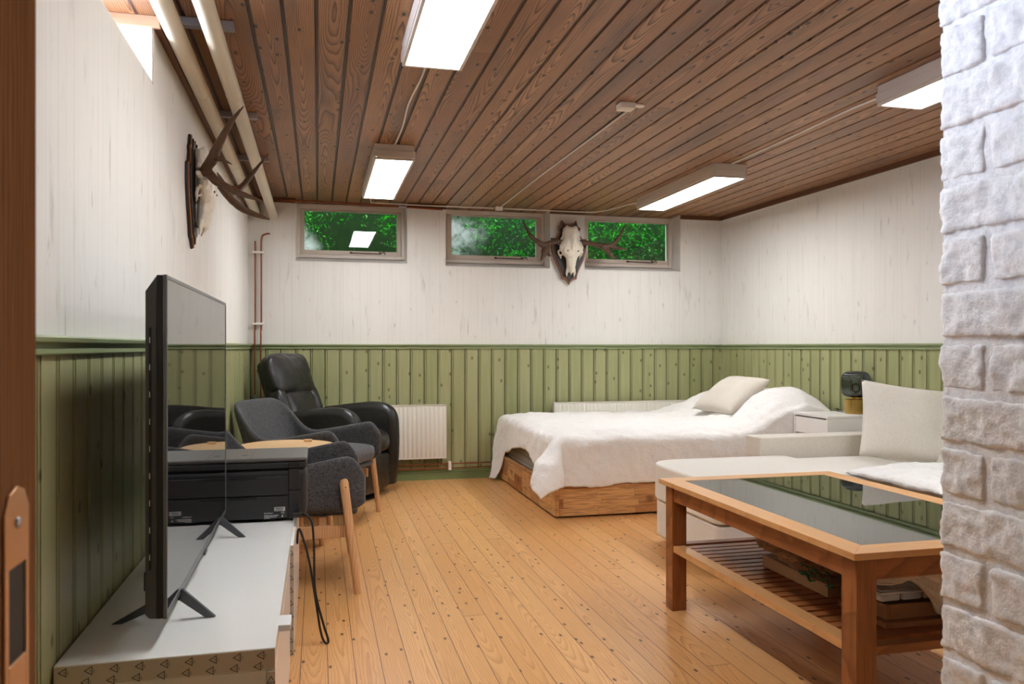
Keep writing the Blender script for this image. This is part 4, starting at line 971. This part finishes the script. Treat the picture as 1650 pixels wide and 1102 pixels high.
# bedspread
def top_h(x, y):
    z = .525+.012*noise.noise(Vector((x*2.2, y*2.2, 1)))+.010*noise.noise(Vector((x*6, y*6, 4)))
    def hump(cx, cy, rx, ry, h, p=2.6):
        q = (abs((x-cx)/rx)**p+abs((y-cy)/ry)**p); return h*math.exp(-q*1.15)
    z += hump(3.17, 4.98, .33, .40, .245)+hump(3.12, 5.78, .30, .33, .175)+hump(1.75, 5.6, .45, .8, .02)
    z += .03*math.exp(-((x-1.5)/.2)**2)*0
    return z
bm = bmesh.new(); NXq, NYq = 150, 130
FX, NY_, FY = .25, .325, .10   # overhang foot, near, far
EX, EN, EF = BX0+.04, BY0+.035, BY1-.035
rc = .05
def cloth(a, b):
    # a: along x from foot overhang to head ; b: across from near overhang to far
    fx = FX+.045*math.sin(b*9)+.03*noise.noise(Vector((b*4, 2, 0))) ; ny = NY_+.012*math.sin(a*7)
    if b > .86: fx += min(.28, (b-.86)*4.2)
    p = -fx+a*(3.405-EX+fx); q = -ny+b*(EF-EN+FY+ny)
    over_x = max(0, -p); over_n = max(0, -q); over_f = max(0, q-(EF-EN))
    X = EX+max(0, p); Yn = EN+min(max(0, q), EF-EN)
    z0 = top_h(X, Yn)
    if over_x == 0 and over_n == 0 and over_f == 0:
        # soften edges
        ed = min(p, q, EF-EN-q); s = max(0, 1-ed/.09); return Vector((X, Yn, z0-.022*s*s))
    ox, on = over_x, (over_n if over_n > 0 else -over_f); rho = math.hypot(ox, on); phi = math.atan2(abs(on), ox)
    dirv = Vector((-math.cos(phi), (-1 if on > 0 else 1)*math.sin(phi), 0))
    e = .022
    # quarter round then hang
    if rho < rc*1.57: th_ = rho/rc; out, dn = rc*math.sin(th_), rc*(1-math.cos(th_))
    else: out, dn = rc, rc+(rho-rc*1.57)
    both = math.sin(2*phi) if (ox > 0 and abs(on) > 0) else 0
    s_ = dn/.35
    flare = .010+.05*s_*noise.noise(Vector((X*3.2, Yn*3.2, 0)))+.020*s_*math.sin((X*9 if on > 0 and ox == 0 else Yn*8))
    if on > 0 and ox > 0: flare += both**.8*(.10+.17*s_)*min(1, s_*2)
    if on < 0 and ox > 0: flare += both*(.05)*s_; dn *= 1.1
    if ox > 0: flare = max(flare, -.005)
    if b > .86 and ox > 0: flare += .07*s_*min(1, (b-.86)*12)
    flare = max(flare, -.004)
    if on < 0 and ox == 0: flare = 0; dn = min(dn, .05); out = min(out, .02)
    z = z0-.022-dn*(1-.12*both)
    return Vector((X, Yn, max(z, .02)))+dirv*(out-.012+flare)
def cl2(a, b):
    v = cloth(a, b); nb = v.x > 2.97
    v += Vector((noise.noise(v*7), noise.noise(v*7+Vector((9, 0, 0))), noise.noise(v*7+Vector((0, 9, 0)))))*.009
    v += Vector((noise.noise(v*19), noise.noise(v*19+Vector((9, 0, 0))), noise.noise(v*19+Vector((0, 9, 0)))))*.0055
    v += Vector((0, -.4, 1))*(abs(noise.noise(v*11+Vector((3, 3, 3))))-.2)*.012
    if nb and v.y < 4.645: v.y = 4.645
    return v
grid(bm, NXq, NYq, cl2)
o = obj('bedspread', bm, 'spread', smooth=True); m_ = o.modifiers.new('t', 'SOLIDIFY'); m_.thickness = .004; m_.offset = 1
tag(o, 'crumpled white linen bedspread draped over the bed and its pillows', 'bedspread')
# cushion on the bed: square-ish, leaning on the covered pillows
def orient(o, c, ux, uy):
    ux = Vector(ux).normalized(); uy = Vector(uy); uy = (uy-ux*uy.dot(ux)).normalized(); uz = ux.cross(uy)
    o.matrix_world = Matrix.Translation(c) @ Matrix((ux, uy, uz)).transposed().to_4x4()
bm = bmesh.new(); cushion(bm, .54, .40, .15, 24, 2.6, .05, 3)
o = obj('bed_cushion', bm, 'cush', smooth=True); orient(o, (2.93, 5.23, .712), (-.05, 1, 0), (.27, .02, .20)); tag(o, 'grey-beige linen cushion leaning on the white covered pillows', 'cushion')

# nightstand + lamp
t = thing('nightstand', 'small white nightstand with a drawer between the bed and the sofa', 'nightstand', (3.25, 4.46, 0))
box('cabinet_body', (-.19, .215, -.19, .17, .47, .628), 'nightwhite', t, bevel=.002) if False else None
box('top_panel', (-.192, .190, -.185, .175, .615, .63), 'nightwhite', t, bevel=.0015)
box('side_panel', (-.190, .190, -.183, -.168, .0, .614), 'nightwhite', t, bevel=.0015); box('side_panel', (-.190, .190, .158, .173, 0, .614), 'nightwhite', t, bevel=.0015)
box('bottom_panel', (-.18, .18, -.168, .158, .10, .115), 'nightwhite', t, bevel=.001)
box('drawer_front', (-.188, -.172, -.165, .155, .505, .606), 'nightwhite', t, bevel=.001); box('drawer_box', (-.171, .17, -.155, .145, .512, .59), 'box', t, bevel=.001)
box('back_panel', (.18, .188, -.167, .157, .115, .614), 'nightwhite', t, bevel=0)
LX, LY = 3.375, 4.425
t = thing('table_lamp', 'round smoked fluted glass table lamp with brass base on the nightstand', 'lamp', (LX, LY, .6305))
bm = bmesh.new(); lathe(bm, [(.066, 0), (.069, .002), (.069, .092), (.066, .094)], n=40); obj('lamp_base', bm, 'brass', t, smooth='a')
bm = bmesh.new(); lathe(bm, [(.038, .094), (.038, .106)], n=32); obj('collar', bm, 'brass', t, smooth='a')
bm = bmesh.new(); pr = smoothpts([(.030, .107), (.062, .110), (.080, .128), (.0865, .155), (.0865, .215), (.080, .248), (.060, .268), (.030, .274), (.012, .275)], 4)
lathe(bm, pr, n=176, flute=lambda z: .02 if .115 < z < .27 else .008); obj('glass_shade', bm, 'smoke', t, smooth=True)
bm = bmesh.new(); ell(bm, (0, 0, .165), (.026, .026, .032)); obj('bulb', bm, 'clear', t, smooth=True)
bm = bmesh.new(); lathe(bm, [(.014, .106), (.014, .135)], n=16); obj('bulb_socket', bm, 'brass', t, smooth='a')
bm = bmesh.new(); tube(bm, smoothpts([(-.01, .066, .004), (-.03, .10, .004), (-.05, .14, .010), (-.02, .17, .02), (.02, .16, .004)], 5), .0025, 8); obj('lamp_cord', bm, 'rubber', t, smooth=True)

# ------------------------------------------------------------------ sofa
t = thing('corner_sofa', 'cream fabric sofa with storage chaise in front of the bed', 'sofa', (2.6, 3.6, 0))
def SL(d): return (d[0]-2.6, d[1]-2.6, d[2]-3.6, d[3]-3.6, d[4], d[5])
def rounded(pts, rads, seg=8):
    out = []; n = len(pts)
    for i in range(n):
        p, a, b = Vector(pts[i]), Vector(pts[i-1]), Vector(pts[(i+1) % n]); r = rads[i]
        if r <= 0: out.append(tuple(p)); continue
        d1, d2 = (a-p).normalized(), (b-p).normalized()
        for k in range(seg+1):
            s = k/seg; q = (p+d1*r)*(1-s)**2+p*2*s*(1-s)+(p+d2*r)*s*s; out.append(tuple(q))
    return out
def slab(name, pts, z0, z1, mat, r=.02, seg=3, dome=0):
    bm = bmesh.new(); A = [bm.verts.new((x-2.6, y-3.6, z0)) for x, y in pts]; n = len(pts)
    bf = bm.faces.new(A[::-1]); ex = [bm.verts.new((x-2.6, y-3.6, z1)) for x, y in pts]
    for i in range(n): bm.faces.new((A[i], A[(i+1) % n], ex[(i+1) % n], ex[i]))
    bm.faces.new(ex); return obj(name, bm, mat, t, bevel=r, seg=seg)
CH = rounded([(1.752, 3.25), (2.62, 3.25), (2.62, 4.06), (1.752, 4.06)], [.05, .02, .02, .20])
CHb = rounded([(1.762, 3.26), (2.61, 3.26), (2.61, 4.05), (1.762, 4.05)], [.04, .02, .02, .19])
slab('chaise_base', CHb, .055, .243, 'sofa', .012)
slab('chaise_cushion', CH, .248, .436, 'sofa', .055, 6)
box('seat_base', SL((2.63, 3.42, 1.95, 4.06, .055, .243)), 'sofa', t, bevel=.012)
softbox('seat_cushion', SL((2.60, 3.20, 2.75, 3.50, .248, .43)), 'sofa', t, r=.05, puff=.012); softbox('seat_cushion', SL((2.60, 3.20, 1.98, 2.74, .248, .43)), 'sofa', t, r=.05, puff=.012)
softbox('seat_cushion', SL((2.5, 3.20, 3.51, 4.06, .248, .426)), 'sofa', t, r=.05, puff=.004)
box('chaise_front', SL((1.92, 2.62, 3.17, 3.285, .055, .20)), 'sofa', t, bevel=.02, seg=4) if False else None
ar = rounded([(2.472, 4.066), (3.40, 4.066), (3.40, 4.235), (2.472, 4.235)], [.015, .01, .01, .015], 4)
slab('armrest', ar, .055, .538, 'sofa2', .02, 4)
softbox('backrest', SL((3.22, 3.42, 1.95, 4.05, .055, .50)), 'sofa', t, r=.04, puff=0)
for x, y in ((1.86, 3.86), (1.86, 3.36), (3.36, 2.0), (3.36, 4.15), (2.68, 2.0)): box('sofa_foot', SL((x-.02, x+.02, y-.02, y+.02, 0, .054)), 'blackfoot', t, bevel=.002)
bm = bmesh.new(); cushion(bm, .50, .44, .16, 26, 3.0, .055, 8)
o = obj('sofa_cushion', bm, 'sofa2', smooth=True); orient(o, (3.150, 3.70, .640), (.60, -.24, -.088), (.22, .12, .5)); tag(o, 'large beige back cushion propped against the sofa arm', 'cushion')
bm = bmesh.new()
def fl(a, b):
    x = 2.50+a*.62; y = 2.75+b*.62; q = max(0, 1-abs(a*2-1)**3)*max(0, 1-abs(b*2-1)**3)
    return Vector((x+.03*noise.noise(Vector((b*5, 1, 0))), y+.03*noise.noise(Vector((a*5, 2, 0))),   .446+q**.45*.055+.018*q*noise.noise(Vector((x*7, y*7, 3)))))
grid(bm, 50, 50, fl); grid(bm, 50, 50, lambda a, b: fl(a, b)*1 if a in (0, 1) or b in (0, 1) else Vector((fl(a, b).x, fl(a, b).y, .4455)))
bmesh.ops.remove_doubles(bm, verts=bm.verts[:], dist=1e-5)
o = obj('fleece_throw', bm, 'fleece', smooth=True); displace(o, .012, .03); tag(o, 'fluffy white throw lying on the sofa seat', 'throw')

# ------------------------------------------------------------------ coffee table
t = thing('coffee_table', 'rectangular wooden coffee table with dark glass top and slatted shelf', 'coffee table', (1.755, 2.39, 0))
def CL(d): return (d[0]-1.755, d[1]-1.755, d[2]-2.39, d[3]-2.39, d[4], d[5])
cx0, cx1, cy0, cy1, cz = 1.358, 2.155, 1.785, 3.005, .521; tw = .078; th = .019
def tri(name, pts, mat):
    bm = bmesh.new(); prism(bm, [(x-1.755, y-2.39) for x, y in pts], 'z', cz-th, cz); return obj(name, bm, mat, t, bevel=.0015)
tri('top_frame_board', [(cx0, cy0), (cx0+tw, cy0+tw), (cx0+tw, cy1-tw), (cx0, cy1)], 'oakt_y'); tri('top_frame_board', [(cx1, cy0), (cx1, cy1), (cx1-tw, cy1-tw), (cx1-tw, cy0+tw)], 'oakt_y')
tri('top_frame_board', [(cx0, cy0), (cx1, cy0), (cx1-tw, cy0+tw), (cx0+tw, cy0+tw)], 'oakt_x'); tri('top_frame_board', [(cx0, cy1), (cx0+tw, cy1-tw), (cx1-tw, cy1-tw), (cx1, cy1)], 'oakt_x')
box('glass_top', CL((cx0+tw+.0005, cx1-tw-.0005, cy0+tw+.0005, cy1-tw-.0005, cz-.012, cz-.001)), 'tglass', t, bevel=.0005)
li = .022; lw = .062
for x in (cx0+li, cx1-li-lw):
    for y in (cy0+li, cy1-li-lw): box('leg', CL((x, x+lw, y, y+lw, 0, cz-th)), 'oak_z', t, bevel=.002)
ax0, ax1, ay0, ay1 = cx0+li, cx1-li, cy0+li, cy1-li
for x in (ax0+.006, ax1-.026): box('apron', CL((x, x+.02, ay0+lw, ay1-lw, cz-th-.062, cz-th)), 'oak_y', t, bevel=.001)
for y in (ay0+.006, ay1-.026): box('apron', CL((ax0+lw, ax1-lw, y, y+.02, cz-th-.062, cz-th)), 'oak_x', t, bevel=.001)
sz = .262
for x in (ax0+.004, ax1-.054): box('shelf_rail', CL((x, x+.05, ay0+.03 if False else ay0+lw, ay1-lw, sz-.024, sz)), 'oakt_y', t, bevel=.001)
for y in (ay0+.004, ay1-.044): box('shelf_rail', CL((ax0+lw, ax1-lw, y, y+.04, sz-.024, sz)), 'oak_x', t, bevel=.001)
ns = 22; y_a, y_b = ay0+lw+.0, ay1-lw
for k in range(ns):
    y = y_a+(k+.5)*(y_b-y_a)/ns; box('shelf_slat', CL((ax0+.054, ax1-.054, y-.018, y+.018, sz-.016, sz-.002)), 'oak_x', t, bevel=.001)
# things on the shelf
t = thing('paper_bag', 'crumpled brown paper bag with green print on the table shelf', 'paper bag', (1.665, 2.42, sz+.004))
bm = bmesh.new(); bmesh.ops.create_icosphere(bm, subdivisions=5, radius=1)
for v in bm.verts:
    d = v.co.normalized(); nv = noise.noise(d*2.3)*.22+abs(noise.noise(d*4.5))*.18+abs(noise.noise(d*9))*.10
    r_ = 1+nv; v.co = Vector((d.x*.125*r_, d.y*.21*r_, .108+max(-.068, d.z*.075*r_)))
obj('bag_paper', bm, 'paper', t, smooth=False)
bm = bmesh.new(); rg = random.Random(5)
for k in range(16):
    u = rg.uniform(-.20, -.03); zz = rg.uniform(.048, .085); xx = -.115+.02*rg.random()
    tube(bm, smoothpts([(xx-.012, u-.10, zz), (xx-.016, u-.08, zz+rg.uniform(-.01, .01)), (xx-.012, u-.06, zz+rg.uniform(-.01, .01))], 3), .0022, 6)
tag(obj('bag_print', bm, 'greenprint', t, smooth=True), 'green printed shapes')
t = thing('flat_box', 'flat pale wooden box under the paper bag', 'box', (1.69, 2.36, sz)); box('box_body', (-.115, .115, -.16, .22, 0, .036), 'box', t, bevel=.002); box('box_lid', (-.118, .118, -.163, .223, .0365, .042), 'box', t, bevel=.002)
t = thing('wooden_tray', 'wooden tray under the white plastic tray at the near end of the table shelf', 'tray', (1.745, 2.035, sz+.018))
for d in ((-.17, -.158, -.10, .10, 0, .042), (.158, .17, -.10, .10, 0, .042), (-.158, .158, -.10, -.088, 0, .042), (-.158, .158, .088, .10, 0, .042)): box('tray_side', d, 'tray', t, bevel=.002)
box('tray_bottom', (-.158, .158, -.088, .088, 0, .006), 'tray', t, bevel=0)
box('wooden_board', (1.56, 1.93, 1.915, 2.13, sz, sz+.016), 'tray', bevel=.002); tag(bpy.data.objects['wooden_board'], 'thin wooden board beneath the wooden tray on the table shelf', 'board')
t = thing('plastic_tray', 'white plastic compartment tray resting on the wooden tray', 'tray', (1.665, 2.02, sz+.063))
box('tray_rim', (-.10, .13, -.075, .085, .022, .030), 'plastic', t, bevel=.004, seg=3)
for i in range(3):
    for j in range(2): box('compartment', (-.092+i*.073, -.026+i*.073, -.068+j*.074, -.002+j*.074, .0, .022), 'plastic', t, bevel=.006, seg=3)
for i in range(4):
    for j in range(3): box('lid_tile', (-.092+i*.055, -.042+i*.055, -.068+j*.050, -.022+j*.050, .0305, .034), 'plastic', t, bevel=.002)
bm = bmesh.new(); tube(bm, smoothpts([(1.765, 1.92, .291), (1.78, 1.95, .312), (1.80, 1.99, .316), (1.82, 2.03, .291)], 5), .010, 10); tag(obj('black_strap', bm, 'rubber', smooth=True), 'black strap lying in the wooden tray', 'strap')
# canvas bag draped at the near right end
bm = bmesh.new()
def cv(a, b):
    dr = min(1, max(0, (a-.24)/.30)); x = 1.50+a*.40+.05*b*a; z = .462-b*(.035+.03*math.sin(a*5+1)+.15*dr*dr*(3-2*dr))
    y = 1.868+.018*math.sin(a*24+b*2)*(.3+.8*dr)+.012*noise.noise(Vector((a*6, b*6, 0)))+.02*b
    return Vector((x, y, z))
grid(bm, 40, 24, cv); o = obj('canvas_bag', bm, 'canvas', smooth=True); m_ = o.modifiers.new('t', 'SOLIDIFY'); m_.thickness = .006
tag(o, 'beige canvas bag hanging in folds at the near right end of the table shelf', 'bag')
bm = bmesh.new(); bmesh.ops.create_icosphere(bm, subdivisions=4, radius=1)
for v in bm.verts:
    d = v.co.normalized(); r_ = 1+noise.noise(d*2)*.2+abs(noise.noise(d*5))*.12; v.co = Vector((1.72+d.x*.12*r_, 1.985+d.y*.060*r_, .428+d.z*.030*r_))
tag(obj('canvas_bundle', bm, 'canvas', smooth=True), 'rolled beige cloth bundle beside the canvas bag under the tabletop', 'cloth')
